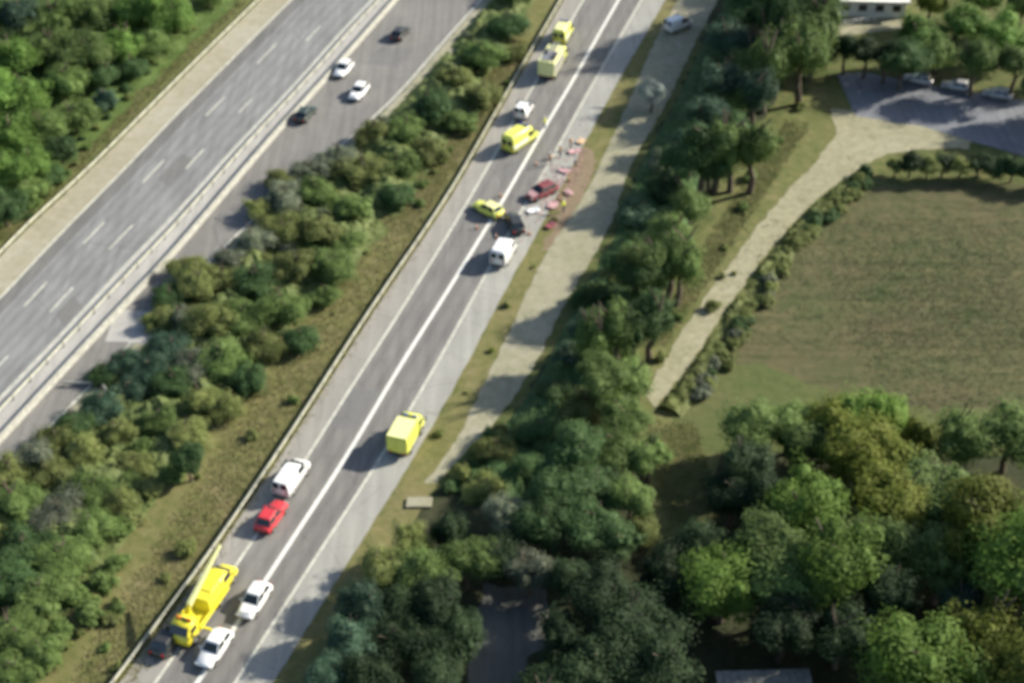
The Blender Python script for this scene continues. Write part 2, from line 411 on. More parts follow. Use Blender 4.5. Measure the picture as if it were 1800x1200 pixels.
M['worn'] = asphalt_mat('tyre-darkened asphalt', .175, .2, (1, .98, .92)); M['worn_l'] = asphalt_mat('tyre-darkened motorway asphalt', .205, .22, (.98, 1, .985)); M['patch'] = asphalt_mat('asphalt repair', .172, .15, (1, 1, .96))
for Lc, t0, t1 in ((EL, 0, 0), (CL, 0, 0)):
    Ln = CL if Lc is EL else ER
    for t in (.27, .73): line_strip('wheel_track', between(Lc, Ln, t), .62, .064, M['worn'], road)
for k in range(3):
    for t in ((k+.27)/3, (k+.73)/3): line_strip('wheel_track', between(Ib, A, t), .55, .064, M['worn_l'], mway)
def patch(LA, LB, t0, t1, i0, i1, par): strip('asphalt_repair', between(LA, LB, t0)[i0:i1], between(LA, LB, t1)[i0:i1], .066, M['patch'], .03, parent=par, n=8)
patch(EL, CL, .1, .8, 150, 158, road); patch(CL, ER, .2, .95, 118, 122, road); patch(EL, CL, .5, .95, 95, 103, road); patch(Ib, A, .36, .62, 120, 130, mway); patch(Ib, A, .7, .96, 160, 166, mway); patch(Ib, A, .05, .3, 180, 192, mway); patch(B, D, .3, .7, 70, 78, slip)
# --- strips and fields to the right
strip('verge', [p.copy() for p in PE], offset(PE, -3.6 if sgn > 0 else 3.6), .012, M['verge'], .35, n=N, seed=12)
SL = smooth_line([(1192, 0), (1150, 75), (1112, 165), (1060, 278), (1016, 368), (978, 413), (952, 455), (907, 560), (883, 607), (843, 687), (827, 722), (797, 797), (745, 850)], ext=(25, 0))
SR = smooth_line([(1262, 0), (1222, 75), (1172, 180), (1110, 285), (1094, 330), (1084, 372), (1057, 431), (1020, 485), (985, 547), (957, 607), (920, 683), (885, 727), (825, 785), (765, 850)], ext=(25, 0))
strip('service_road', SL, SR, .022, M['pale'], .25, seed=2)
TL = smooth_line([(1500, 185), (1473, 233), (1433, 290), (1387, 330), (1333, 397), (1257, 500), (1200, 577), (1165, 640), (1133, 695)], ext=(0, 0))
TR = smooth_line([(1660, 240), (1570, 262), (1478, 317), (1432, 350), (1383, 405), (1330, 467), (1294, 517), (1252, 580), (1226, 620), (1195, 668), (1152, 716)], ext=(0, 0))
poly('field', [(1540, 330), (1700, 322), (1960, 330), (2100, 760), (1700, 765), (1400, 735), (1270, 700), (1240, 640), (1330, 520), (1420, 400), (1480, 340)], .010, M['field'], .8)
poly('rough_strip', [(1440, 150), (1400, 170), (1330, 260), (1260, 360), (1180, 480), (1120, 640), (1150, 720), (1230, 700), (1340, 540), (1560, 300), (1600, 180)], .008, M['verge2'], 1.0, seed=4)
strip('dirt_track', TL, TR, .026, M['track'], .3, seed=6)
poly('dirt_track', [(1462, 192), (1560, 198), (1640, 214), (1712, 232), (1705, 262), (1640, 262), (1562, 270), (1500, 300), (1440, 300), (1470, 235)], .034, M['track'], .4, seed=7)
poly('side_road', [(1470, 130), (1520, 128), (1640, 150), (2100, 230), (2100, 330), (1800, 275), (1712, 250), (1620, 222), (1505, 205)], .048, M['asphalt_s'], .15, thick=.05)
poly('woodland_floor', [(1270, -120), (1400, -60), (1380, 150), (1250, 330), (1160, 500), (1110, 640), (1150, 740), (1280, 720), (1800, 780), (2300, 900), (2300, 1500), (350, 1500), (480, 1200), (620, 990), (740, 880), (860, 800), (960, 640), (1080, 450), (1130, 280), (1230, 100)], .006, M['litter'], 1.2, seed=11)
poly('grass_clearing', [(1120, 690), (1300, 700), (1270, 800), (1250, 920), (1180, 940), (1130, 980), (1140, 880), (1110, 780)], .016, M['verge2'], 1.0, seed=14)
M['shade_paving'] = asphalt_mat('shade-darkened paving', .14, .3, (1, 1.02, .9))  # grey lowered so the paving carries tree shade in its colour
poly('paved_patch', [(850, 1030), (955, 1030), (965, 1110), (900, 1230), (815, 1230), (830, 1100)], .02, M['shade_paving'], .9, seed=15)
poly('grass_margin', [(1225, 650), (1330, 640), (1480, 690), (1620, 715), (1800, 722), (2100, 740), (2100, 800), (1700, 800), (1400, 790), (1240, 800), (1180, 740)], .018, M['margin'], 1.6, seed=17)

strip('undergrowth', offset(D, -1.6*sgn), voffset(G, 3.9*sgn, 8.4*sgn), .008, M['under'], .5, n=N, seed=21)
# ------------------------------------------------------------------ guard rails and barriers
def rail_run(name, L, label, cat='guardrail', mrail=None, hgt=.78, post=2.6, thick=.06):
    L = [p for p in L if 70 < p.y < 330]
    root = empty(name, L[len(L)//2], 0, label, cat); inv = -L[len(L)//2]
    prof = [(0, hgt-.34), (thick+.03, hgt-.28), (thick-.02, hgt-.18), (thick+.03, hgt-.08), (0, hgt), (-.03, hgt), (-.03, hgt-.34)]
    secs = []
    for i, p in enumerate(L):
        a, b = L[max(0, i-1)], L[min(len(L)-1, i+1)]; t = (b-a).normalized(); n = Vector((t.y, -t.x, 0))
        secs.append([p+inv+n*x+Vector((0, 0, z)) for x, z in prof])
    MB().loft(secs).build('rail', mrail or M['galv'], root)
    mb = MB(); d = 0
    for a, b in zip(L, L[1:]):
        d += (b-a).length
        if d > post:
            d = 0; q = a+inv; mb.box(q.x-.07, q.x+.07, q.y-.07, q.y+.07, 0, hgt-.03)
    tag(mb.build('posts', M['galv_d'], root), kind='stuff')
    return root
def wall_run(name, L, label, cat, m, wb, wt, hgt):
    L = [p for p in L if 70 < p.y < 330]
    secs = []; o0 = L[len(L)//2]
    for i, p in enumerate(L):
        a, b = L[max(0, i-1)], L[min(len(L)-1, i+1)]; t = (b-a).normalized(); n = Vector((t.y, -t.x, 0)); q = p-o0
        secs.append([q+n*x+Vector((0, 0, z)) for x, z in ((-wb, .02), (-wb, .12), (-wt*1.5, .35), (-wt, hgt), (wt, hgt), (wt*1.5, .35), (wb, .12), (wb, .02))])
    o = MB().loft(secs).build(name, m); o.location = o0
    return tag(o, label, cat)
rail_run('guardrail', offset(G, .25*sgn), 'yellowish metal guardrail along the left side of the road with the ambulances', thick=.12)
rail_run('guardrail', O, 'pale guardrail on the outer left edge of the wide motorway, beside the wood', thick=.1)
rail_run('guardrail', offset(between(A, B, .38), 0), 'grey guardrail running down the middle of the pale median', thick=.08)
wall_run('concrete_barrier', B, 'pale concrete barrier between motorway median and slip road', 'barrier', M['concrete'], .24, .09, .85)

M['redsoil'] = ground_mat('trampled reddish soil', [(.3, (.19, .155, .09)), (.6, (.25, .19, .13))], [(.35, (.17, .15, .08)), (.6, (.28, .21, .16))], .3, 1.2)
poly('trampled_soil', [(1010, 235), (1040, 262), (1048, 300), (1010, 380), (975, 440), (952, 440), (975, 380), (1000, 320), (985, 270)], .018, M['redsoil'], .9, seed=51, )
# ------------------------------------------------------------------ vehicles
def ring(y, w0, w1, z0, z1, r=.12):
    """rounded section: bottom half-width w0, top half-width w1"""
    return [(-w0+r, y, z0), (w0-r, y, z0), (w0, y, z0+r), (w1+(w0-w1)*.2, y, z1-r*1.2), (w1-r, y, z1), (-w1+r, y, z1), (-w1-(w0-w1)*.2, y, z1-r*1.2), (-w0, y, z0+r)]
def wheels(root, xs, ys, r, wd=.2):
    for y in ys:
        for s in (-1, 1):
            x = s*xs
            t = MB().cyl((x-wd/2, y, r), (x+wd/2, y, r), r, n=16).build('wheel', M['rubber'], root)
            MB().cyl((x+s*(wd/2-.02), y, r), (x+s*(wd/2+.015), y, r), r*.62, n=12).build('rim', M['rim'], t)
def lamps(root, xs, yf, yr, zf, zr, w_=.18):
    for s in (-1, 1):
        MB().box(s*xs-w_, s*xs+w_, yf-.03, yf+.05, zf-.08, zf+.08).build('headlight', M['lamp'], root, bevel=.02)
        MB().box(s*xs-w_*.7, s*xs+w_*.7, yr-.05, yr+.03, zr-.12, zr+.12).build('taillight', M['redlamp'], root, bevel=.02)
def car(name, m, label, loc, rz, Lg=4.3, W=1.78, Ht=1.46, cabin=None, roofm=None, hood=None, estate=True, cat='car', group=None):
    r = empty(name, loc, rz, label, cat, group); h = Lg/2; w_ = W/2; bz = .92
    MB().loft([ring(-h, w_*.84, w_*.8, .34, .78, .1), ring(-h+.18, w_*.95, w_*.9, .26, bz, .12), ring(-h+1.0, w_, w_*.93, .22, bz+.04, .12),
               ring(h-1.5, w_, w_*.93, .22, bz+.02, .12), ring(h-.7, w_*.98, w_*.86, .24, bz-.1, .12), ring(h-.15, w_*.9, w_*.74, .3, .72, .1),
               ring(h, w_*.78, w_*.66, .36, .62, .08)]).build('body', m, r, True)
    yb, yf = (-h+.35, h-1.25) if estate else (-h+.75, h-1.3)
    yb2, yf2 = (-h+.75, h-2.0) if estate else (-h+1.35, h-2.05)
    cw0, cw1, z0, z1 = w_*.93, w_*.70, bz, Ht
    MB().loft([[(-cw0, yb, z0), (cw0, yb, z0), (cw0, yf, z0), (-cw0, yf, z0)], [(-cw1, yb2, z1-.05), (cw1, yb2, z1-.05), (cw1, yf2, z1-.05), (-cw1, yf2, z1-.05)]]).build('cabin', m, r)
    MB().box(-cw1-.02, cw1+.02, yb2-.03, yf2+.03, z1-.05, z1+.01, .05, .08).build('roof', roofm or m, r, bevel=.015)
    def lerp(a, b, t): return tuple(a[i]+(b[i]-a[i])*t for i in range(3))
    def glass(nm, a, b, c, d, off):
        q = [lerp(lerp(a, b, u), lerp(d, c, u), v) for u, v in ((.07, .1), (.93, .1), (.93, .9), (.07, .9))]
        q = [tuple(p[i]+off[i] for i in range(3)) for p in q]
        MB().slab(q, .03).build(nm, M['glass'], r)
    lo = {'bl': (-cw0, yb, z0), 'br': (cw0, yb, z0), 'fr': (cw0, yf, z0), 'fl': (-cw0, yf, z0)}
    up = {'bl': (-cw1, yb2, z1-.05), 'br': (cw1, yb2, z1-.05), 'fr': (cw1, yf2, z1-.05), 'fl': (-cw1, yf2, z1-.05)}
    glass('windscreen', lo['fr'], lo['fl'], up['fl'], up['fr'], (0, .012, .012))
    glass('rear_window', lo['bl'], lo['br'], up['br'], up['bl'], (0, -.012, .012))
    for a, b in (('br', 'fr'), ('fl', 'bl')):
        s = .014 if a == 'br' else -.014
        ml, mu = lerp(lo[a], lo[b], .52), lerp(up[a], up[b], .52)
        glass('side_window', lo[a], ml, mu, up[a], (s, 0, .01)); glass('side_window', ml, lo[b], up[b], mu, (s, 0, .01))
    for s in (-1, 1): MB().box(s*(w_+.09)-.09, s*(w_+.09)+.09, yf-.35, yf-.22, .93, 1.05).build('mirror', m, r, bevel=.02)
    if hood: MB().loft([ring(h-1.35, w_*.75, w_*.72, bz-.06, bz+.045, .03), ring(h-.35, w_*.62, w_*.6, .72, .83, .03)]).build('bonnet', hood, r)
    wheels(r, w_-.11, (-h+.8, h-.85), .32); lamps(r, w_*.66, h-.1, -h+.02, .62, .74)
    MB().box(-w_*.8, w_*.8, h-.06, h+.04, .36, .5).build('bumper', M['black'], r, bevel=.02)
    MB().box(-w_*.8, w_*.8, -h-.04, -h+.06, .38, .54).build('bumper', M['black'], r, bevel=.02)
    return r
def van(name, m, label, loc, rz, Lg=5.6, W=2.0, Ht=2.55, roofm=None, stripe=None, beacon=None, cat='van', group=None, front=None):
    r = empty(name, loc, rz, label, cat, group); h = Lg/2; w_ = W/2
    MB().loft([ring(-h, w_*.97, w_*.88, .38, Ht-.1, .16), ring(-h+.1, w_, w_*.9, .34, Ht, .18), ring(h-1.9, w_, w_*.9, .34, Ht, .18),
               ring(h-1.55, w_, w_*.86, .34, Ht-.2, .18), ring(h-.85, w_, w_*.88, .34, 1.32, .16), ring(h-.15, w_*.93, w_*.8, .36, 1.02, .14), ring(h, w_*.86, w_*.76, .4, .85, .1)]
              ).build('body', m, r, True)
    MB().box(-w_*.8, w_*.8, -h+.15, h-1.95, Ht-.02, Ht+.05, .06, .06).build('roof', roofm or m, r, bevel=.02)
    MB().slab([(w_*.8, h-.87, 1.38), (-w_*.8, h-.87, 1.38), (-w_*.76, h-1.5, Ht-.28), (w_*.76, h-1.5, Ht-.28)], .05).build('windscreen', M['glass'], r).location = (0, .05, .04)
    for s in (-1, 1):
        MB().box(s*w_*.965-.03, s*w_*.965+.03, h-2.5, h-1.45, 1.35, 2.0).build('side_window', M['glass'], r, bevel=.01)
        MB().box(s*(w_+.12)-.1, s*(w_+.12)+.1, h-1.3, h-1.15, 1.3, 1.6).build('mirror', M['black'], r, bevel=.02)
        if stripe: MB().box(s*w_*1.0-.02, s*w_*1.0+.02, -h+.2, h-2.6, .95, 1.35).build('stripe', stripe, r)
        MB().box(s*w_*.45-w_*.35, s*w_*.45+w_*.35, -h-.02, -h+.02, 1.35, 2.05).build('rear_window', M['glass'], r)
    wheels(r, w_-.13, (-h+1.05, h-1.0), .36, .24); lamps(r, w_*.7, h-.08, -h+.0, .8, 1.0)
    MB().box(-w_*.88, w_*.88, h-.06, h+.05, .38, .56).build('bumper', M['black'], r, bevel=.02)
    MB().box(-w_*.88, w_*.88, -h-.1, -h+.02, .36, .5).build('bumper', M['black'], r, bevel=.02)
    if beacon:
        b = MB().box(-w_*.7, w_*.7, h-2.35, h-2.1, Ht+.05, Ht+.12).build('light_bar', M['black'], r)
        for s in (-1, 1): MB().box(s*w_*.45-.2, s*w_*.45+.2, h-2.34, h-2.11, Ht+.12, Ht+.24, .03, .03).build('beacon', beacon, b)
    return r
def truck(name, mc, mb_, label, loc, rz, Lg=6.4, W=2.2, Hb=2.9, roofm=None, beacon=None, cat='truck', body='box'):
    r = empty(name, loc, rz, label, cat); h = Lg/2; w_ = W/2
    MB().box(-w_*.8, w_*.8, -h, h-.4, .5, .72).build('chassis', M['black'], r)
    MB().loft([ring(h-1.9, w_*.95, w_*.9, .5, 2.35, .14), ring(h-.75, w_*.95, w_*.88, .5, 2.3, .14), ring(h-.25, w_*.95, w_*.86, .5, 1.5, .14), ring(h, w_*.9, w_*.84, .5, 1.3, .12)]).build('cab', mc, r, True)
    MB().slab([(w_*.8, h-.24, 1.55), (-w_*.8, h-.24, 1.55), (-w_*.78, h-.68, 2.2), (w_*.78, h-.68, 2.2)], .05).build('windscreen', M['glass'], r).location = (0, .07, .03)
    for s in (-1, 1):
        MB().box(s*w_*.94-.03, s*w_*.94+.03, h-1.55, h-.7, 1.45, 2.0).build('side_window', M['glass'], r, bevel=.01)
        MB().box(s*(w_+.14)-.09, s*(w_+.14)+.09, h-.55, h-.42, 1.4, 1.8).build('mirror', M['black'], r, bevel=.02)
    if body == 'box':
        MB().box(-w_, w_, -h, h-2.05, .75, Hb, .02, .02).build('cargo_box', mb_, r, bevel=.04)
        MB().box(-w_+.05, w_-.05, -h+.06, h-2.1, Hb-.01, Hb+.04).build('roof', roofm or mb_, r)
        for s in (-1, 1):
            for k in range(3):
                y0 = -h+.25+k*(Lg-2.6)/3
                MB().box(s*w_-.03, s*w_+.015, y0, y0+(Lg-2.6)/3-.15, .95, Hb-.5).build('locker_door', M['silver'] if cat == 'fire engine' else mb_, r, bevel=.01)
            MB().box(s*w_*.46-w_*.42, s*w_*.46+w_*.42, -h-.035, -h+.01, .9, Hb-.2).build('rear_door', mb_, r, bevel=.01)
    wheels(r, w_-.16, (-h+1.2, h-1.05), .45, .28); lamps(r, w_*.7, h-.06, -h+.0, .8, .8)
    MB().box(-w_*.92, w_*.92, h-.05, h+.08, .42, .62).build('bumper', M['black'], r, bevel=.02)
    if beacon:
        b = MB().box(-w_*.7, w_*.7, h-1.5, h-1.25, 2.35, 2.42).build('light_bar', M['black'], r)
        for s in (-1, 1): MB().box(s*w_*.45-.2, s*w_*.45+.2, h-1.49, h-1.26, 2.42, 2.56, .03, .03).build('beacon', beacon, b)
    return r

def heading(L, p):
    i = min(range(len(L)), key=lambda k: (L[k]-p).length); a, b = L[max(0, i-2)], L[min(len(L)-1, i+2)]
    t = b-a
    if t.y < 0: t = -t
    return -math.atan2(t.x, t.y)
RD = .062
def place(px, py, z=RD, L=None): p = at(px, py, z); return p, heading(L or CL, p)

p, a = place(715, 776); truck('yellow_truck', M['lime'], M['lime'], 'lime yellow emergency truck alone on the right shoulder halfway down the road', p, a, 5.2, 2.15, 2.7, M['paleyellow'], M['blue'])
p, a = place(514, 848); van('white_van', M['white'], 'white van on the left shoulder just in front of the red car', p, a, 4.9, 1.9, 1.95)
p, a = place(478, 914); car('red_car', M['red'], 'red car parked by the guardrail behind the white van', p, a, 4.2, 1.8, 1.5)
p, a = place(448, 1062); car('white_car', M['white'], 'white car with dark windows beside the yellow crane truck', p, a+math.pi, 4.2, 1.78, 1.5, hood=M['white'])
p, a = place(378, 1146); car('white_car', M['white'], 'white car at the foot of the road, lowest in the photo', p, a+math.pi, 4.2, 1.78, 1.48)
p, a = place(886, 452); van('white_van', M['white'], 'boxy white van with grey bonnet in the right lane below the crash', p, a, 4.8, 2.0, 2.3)
p, a = place(905, 398); car('grey_car', M['darkgrey'], 'dark grey car stopped across the right lane next to the crash', p, a+.55, 4.5, 1.8, 1.45)
p, a = place(858, 374); car('yellow_car', M['lime'], 'low yellow emergency car stopped askew left of the dark grey car', p, a+1.15, 4.3, 1.78, 1.5, roofm=M['paleyellow'])
p, a = place(952, 343); car('crashed_car', M['maroon'], 'crashed maroon car with pinkish crumpled bonnet near the right verge', p, a-.55+math.pi, 4.6, 1.85, 1.45, hood=M['pink'], roofm=M['maroon'])
p, a = place(915, 255); van('ambulance', M['lime'], 'bright lime yellow ambulance straddling the centre line above the crash', p, a-.35, 5.8, 2.05, 2.6, M['lime'], M['white'], M['blue'], 'ambulance')
p, a = place(921, 202); van('white_van', M['white'], 'small white van by the guardrail behind the bright yellow ambulance', p, a, 4.0, 1.8, 1.9)
p, a = place(972, 122); truck('fire_engine', M['lime'], M['paleyellow'], 'yellow and white fire engine in the queue near the top of the road', p, a, 7.4, 2.4, 2.9, M['paleyellow'], M['blue'], 'fire engine')
fe = [o for o in bpy.data.objects if o.name.startswith('fire_engine')][0]
MB().box(-.95, .95, -3.2, -.4, 2.95, 3.0).build('roof_deck', M['silver'], fe)
lad = MB()
for x in (-.35, .35): lad.box(x-.04, x+.04, -3.5, 2.2, 3.12, 3.22)
for k in range(14): lad.box(-.33, .33, -3.35+k*.4, -3.29+k*.4, 3.14, 3.2)
lad.build('ladder', M['silver'], fe)
MB().box(.5, .9, -2.8, -1.2, 3.0, 3.3).build('equipment_locker', M['black'], fe); MB().box(-.9, -.55, -1.4, -.5, 3.0, 3.35).build('equipment_locker', M['darkgrey'], fe)
p, a = place(990, 68); van('ambulance', M['lime'], 'pale yellow ambulance at the far end of the queue, topmost on the road', p, a, 5.2, 2.0, 2.5, M['paleyellow'], M['white'], M['blue'], 'ambulance')
p, a = place(1192, 52); van('white_van', M['white'], 'white van parked in the shade under trees at the top', p, a-.6, 4.6, 1.9, 2.0)
p, a = place(704, 64, L=B); car('dark_car', M['darkgrey'], 'dark grey car, topmost one on the slip road', p, a, 4.3, 1.8, 1.42)
p, a = place(604, 128, L=B); car('white_car', M['white'], 'white car on the slip road, nearer to the median barrier', p, a+math.pi, 4.2, 1.8, 1.5)
p, a = place(631, 168, L=B); car('white_car', M['white'], 'white car on the slip road, right of the other white car', p, a+math.pi, 4.2, 1.8, 1.5, hood=M['white'])
p, a = place(538, 206, L=B); car('dark_green_car', M['darkgreen'], 'dark green car on the slip road just below the white cars', p, a, 4.3, 1.8, 1.42)
for px, py, lb in ((1613, 146, 'left'), (1680, 158, 'middle'), (1752, 172, 'right')):
    car('parked_car', M['silver'], 'silver car parked under trees on the shaded side road, %s of three' % lb, at(px, py, .06), R(68), 4.1, 1.75, 1.45, group='cars parked on the shaded side road')
# crane truck
p, a = place(350, 1090)
r = truck('crane_truck', M['yellow'], M['yellow'], 'yellow crane truck with raised boom by the guardrail near the bottom', p, a+math.pi, 6.8, 2.15, 1.6, None, M['orange'], 'crane truck', 'flat')
MB().box(-1.12, 1.12, -3.6, 1.5, .74, .9).build('flatbed', M['yellow'], r, bevel=.02)
for s in (-1, 1):
    MB().box(s*1.1-.04, s*1.1+.04, -3.6, 1.45, .9, 1.35).build('side_board', M['yellow'], r)
    MB().box(s*1.5-.4, s*1.5+.4, .9, 1.1, .55, .7).build('outrigger', M['yellow'], r)
MB().box(-.35, .35, .8, 1.4, .9, 1.9, .06, .06).build('crane_base', M['yellow'], r, bevel=.03)
MB().cyl((0, 1.1, 1.9), (0, 1.0, 3.1), .22, .16).build('crane_column', M['yellow'], r)
bo = MB().loft([[(x*.19, 1.0, 3.0+z*.19) for x, z in ((-1, -1), (1, -1), (1, 1), (-1, 1))], [(x*.11-.2, -4.6, 5.0+z*.11) for x, z in ((-1, -1), (1, -1), (1, 1), (-1, 1))]]).build('boom', M['paleyellow'], r)
MB().cyl((-.2, -4.5, 4.95), (-.2, -4.5, 3.4), .03).build('hook_cable', M['black'], bo)
MB().box(-1.0, 1.0, -3.3, -.4, .92, 2.1, .12, .15).build('covered_load', M['yellow'], r, bevel=.08)
p, a = place(300, 1128, L=G); car('grey_car', M['darkgrey'], 'dark grey car on the left shoulder beside the foot of the crane truck', p, a, 4.2, 1.8, 1.5)
p, a = place(384, 1036); van('yellow_van', M['yellow'], 'yellow service van right behind the crane truck', p, a, 4.6, 1.9, 2.1, M['yellow'])

CONES = [(838, 402), (872, 418), (930, 412), (985, 352), (1000, 318), (905, 232), (942, 290), (880, 346)]
cm = None
for i, (x, y) in enumerate(CONES):
    if cm is None:
        cm = empty('traffic_cone', at(x, y, .07), 0, 'orange traffic cone', 'cone', 'cones round the crash'); cm['label'] = 'small orange traffic cone on the road, first of those round the crash'
        MB().box(-.2, .2, -.2, .2, 0, .04).build('base', M['black'], cm); MB().cyl((0, 0, .04), (0, 0, .7), .14, .03).build('body', M['orange'], cm); MB().cyl((0, 0, .3), (0, 0, .45), .108, .078).build('band', M['white'], cm).scale = (1.03, 1.03, 1); c = cm
    else: c = copy_tree(cm); c.location = at(x, y, .07)
    c['label'] = 'small orange traffic cone by the crash, %s of eight from the left' % ['first', 'second', 'third', 'fourth', 'fifth', 'sixth', 'seventh', 'eighth'][sorted(CONES).index((x, y))]
# ------------------------------------------------------------------ people
def person(loc, rz, top, label, arm=.25):
    root = empty('person', loc, rz, label, 'person')
    J = [(0, 0, .95), (0, 0, 1.2), (0, 0, 1.42), (0, 0, 1.52), (0, .02, 1.66), (0, .02, 1.76),
         (.19, 0, 1.40), (.24+arm*.3, .05, 1.12), (.24+arm*.5, .2, .92), (-.19, 0, 1.40), (-.26, .02, 1.12), (-.26, .12, .88),
         (.1, 0, .88), (.12, .04, .48), (.12, -.02, .07), (.13, .16, .03), (-.1, 0, .88), (-.12, .08, .48), (-.13, .1, .07), (-.13, .27, .03)]
    rad = [.15, .14, .15, .06, .10, .085, .07, .05, .035, .07, .05, .035, .095, .065, .045, .04, .095, .065, .045, .04]
    E = [(0, 1), (1, 2), (2, 3), (3, 4), (4, 5), (2, 6), (6, 7), (7, 8), (2, 9), (9, 10), (10, 11), (0, 12), (12, 13), (13, 14), (14, 15), (0, 16), (16, 17), (17, 18), (18, 19)]
    me = bpy.data.meshes.new('body'); me.from_pydata(J, E, []); o = bpy.data.objects.new('body', me); COL.objects.link(o)
    o.modifiers.new('skin', 'SKIN'); ss = o.modifiers.new('sub', 'SUBSURF'); ss.levels = ss.render_levels = 1
    for v, q in zip(me.skin_vertices[0].data, rad): v.radius = (q, q)
    me.skin_vertices[0].data[0].use_root = True
    dg = bpy.context.evaluated_depsgraph_get(); me2 = bpy.data.meshes.new_from_object(o.evaluated_get(dg))
    bpy.data.objects.remove(o)
    me2.materials.clear()
    for m in (top, M['navy'], M['skin'], M['black']): me2.materials.append(m)
    for f in me2.polygons:
        c = f.center
        f.material_index = 2 if (c.z > 1.5 or (c.z < .98 and abs(c.x) > .245)) else (0 if c.z > .92 else (3 if c.z < .1 else 1))
        f.use_smooth = True
    link('body', me2, None, root)
    MB().loft([[Vector((math.cos(t)*q, .01+math.sin(t)*q*1.1, z)) for t in [k*math.pi/4 for k in range(8)]] for q, z in ((.115, 1.70), (.12, 1.75), (.09, 1.80), (.04, 1.82))]).build('helmet', M['white'], root, True)
person(at(958, 226, .06), 1.0, M['hivis'], 'person in yellow vest standing right of the bright ambulance')
person(at(985, 276, .06), 2.4, M['peach'], 'person in pale orange top on the verge side above the crashed car')
person(at(967, 290, .06), 3.4, M['peach'], 'person in pale orange top nearest the crashed car')
person(at(1003, 262, .06), .3, M['peach'], 'person in pale orange top standing highest beside the crash on the verge')
person(at(1012, 292, .06), 1.9, M['white'], 'person in white top on the verge right of the crashed car')
person(at(990, 372, .06), 4.0, M['hivis'], 'person in yellow vest on the verge below the crashed car')
def panel(px, py, rz, m, label, sx, sy):
    mb = MB(); n = 5
    for i in range(n):
        for j in range(n):
            x, y = (i/(n-1)-.5)*sx, (j/(n-1)-.5)*sy; mb.v.append((x+random.uniform(-.05, .05), y+random.uniform(-.05, .05), .12+.12*random.random()+.1*abs(x)))
    for i in range(n-1):
        for j in range(n-1): mb.f.append((i*n+j, i*n+j+1, (i+1)*n+j+1, (i+1)*n+j))
    o = mb.build('car_panel', m); o.location = at(px, py, .06); o.rotation_euler = (0, 0, rz); sm = o.modifiers.new('thickness', 'SOLIDIFY'); sm.thickness = .03
    tag(o, label, 'car panel')
panel(938, 372, .4, M['white'], 'crumpled white car panel lying below the crashed maroon car', 1.5, 1.0)
panel(972, 362, 1.2, M['pink'], 'crumpled pinkish car panel lying right of the crash', 1.6, 1.1)
panel(1000, 340, 2.0, M['pink'], 'torn pinkish panel on the verge edge above the other panel', 1.3, .8)
panel(1010, 268, .2, M['pink'], 'highest pinkish panel lying on the right shoulder', 1.6, 1.0)
panel(1022, 250, 1.0, M['peach'], 'pale orange panel on the shoulder near the people', 1.2, .9)
panel(993, 302, 2.5, M['pink'], 'pinkish panel on the shoulder between the people and the crashed car', 1.4, 1.1)
panel(968, 398, .9, M['maroon'], 'dark red panel lowest of the wreckage beside the verge', 1.5, .9)
mb = MB(); random.seed(77)
for k in range(220):
    q = at(975+random.gauss(0, 1)*16, 325, .066); u_ = random.gauss(0, 1); q = at(972+u_*26+random.gauss(0, 16), 328-u_*40+random.gauss(0, 14), .066); w2 = random.uniform(.06, .22)
    mb.loft([[q+Vector((math.cos(t)*w2*random.uniform(.6, 1), math.sin(t)*w2*random.uniform(.6, 1), 0)) for t in (0, 1.6, 3.1, 4.7)], [q+Vector((math.cos(t)*w2*.6, math.sin(t)*w2*.6, random.uniform(.03, .12))) for t in (0, 1.6, 3.1, 4.7)]])
tag(mb.build('debris', M['pink'], None), 'scattered small fragments on the road round the crash', 'debris', kind='stuff')
person(at(322, 1122, .06), .5, M['white'], 'person in white top standing beside the crane truck cab')

# ------------------------------------------------------------------ trees
def rnd_unit():
    v = Vector((random.gauss(0, 1), random.gauss(0, 1), random.gauss(0, 1))); return v.normalized()
def crown_mesh(seed, nl, squash=.8, leaf=.068, spread=.6, per=360):
    random.seed(seed); vs = []; fs = []
    lobes = [(Vector((0, 0, 0)), .55)]
    for _ in range(nl):
        d = rnd_unit(); d.z = d.z*.8+.1; rr = random.uniform(.2, .44)
        lobes.append((Vector((d.x*spread, d.y*spread, d.z*spread*squash))*random.uniform(.75, 1.15), rr))
    for c, r in lobes:
        n = int(per*(r/.33)**2)
        for _ in range(n):
            d = rnd_unit(); q = c+d*r*random.uniform(.7, 1.15); q = q*(1+.3*noise.noise(q*2.1+Vector((seed, 0, 0))))
            nn = (d+rnd_unit()*.6+Vector((0, 0, .75))).normalized(); u = nn.orthogonal().normalized(); u.rotate(Matrix.Rotation(random.uniform(0, 6.28), 3, nn)); v = nn.cross(u)
            s = leaf*random.uniform(.5, 1.15); b = len(vs)
            vs += [q-u*s*.5, q+v*s*.35, q+u*s*.6, q-v*s*.35]; fs.append((b, b+3, b+2, b+1))
        # inner mass that closes the lobe
        b = len(vs); ico = ICO
        for p_ in ico[0]: vs.append(c+p_*r*.66*(1+.25*noise.noise(p_*3+c*5)))
        fs += [tuple(b+i for i in f) for f in ico[1]]
    return mesh('crown', vs, fs)
_b = bmesh.new(); bmesh.ops.create_icosphere(_b, subdivisions=1, radius=1); _b.verts.index_update()
ICO = ([v.co.copy() for v in _b.verts], [tuple(v.index for v in f.verts) for f in _b.faces]); _b.free()
CROWN = [crown_mesh(s, random.Random(s).randint(17, 26)) for s in range(9)]
SHRUB = [crown_mesh(100+s, 8, .6, .16, .55, 90) for s in range(4)]
CONE = crown_mesh(200, 16, 1.3, .13, .45)
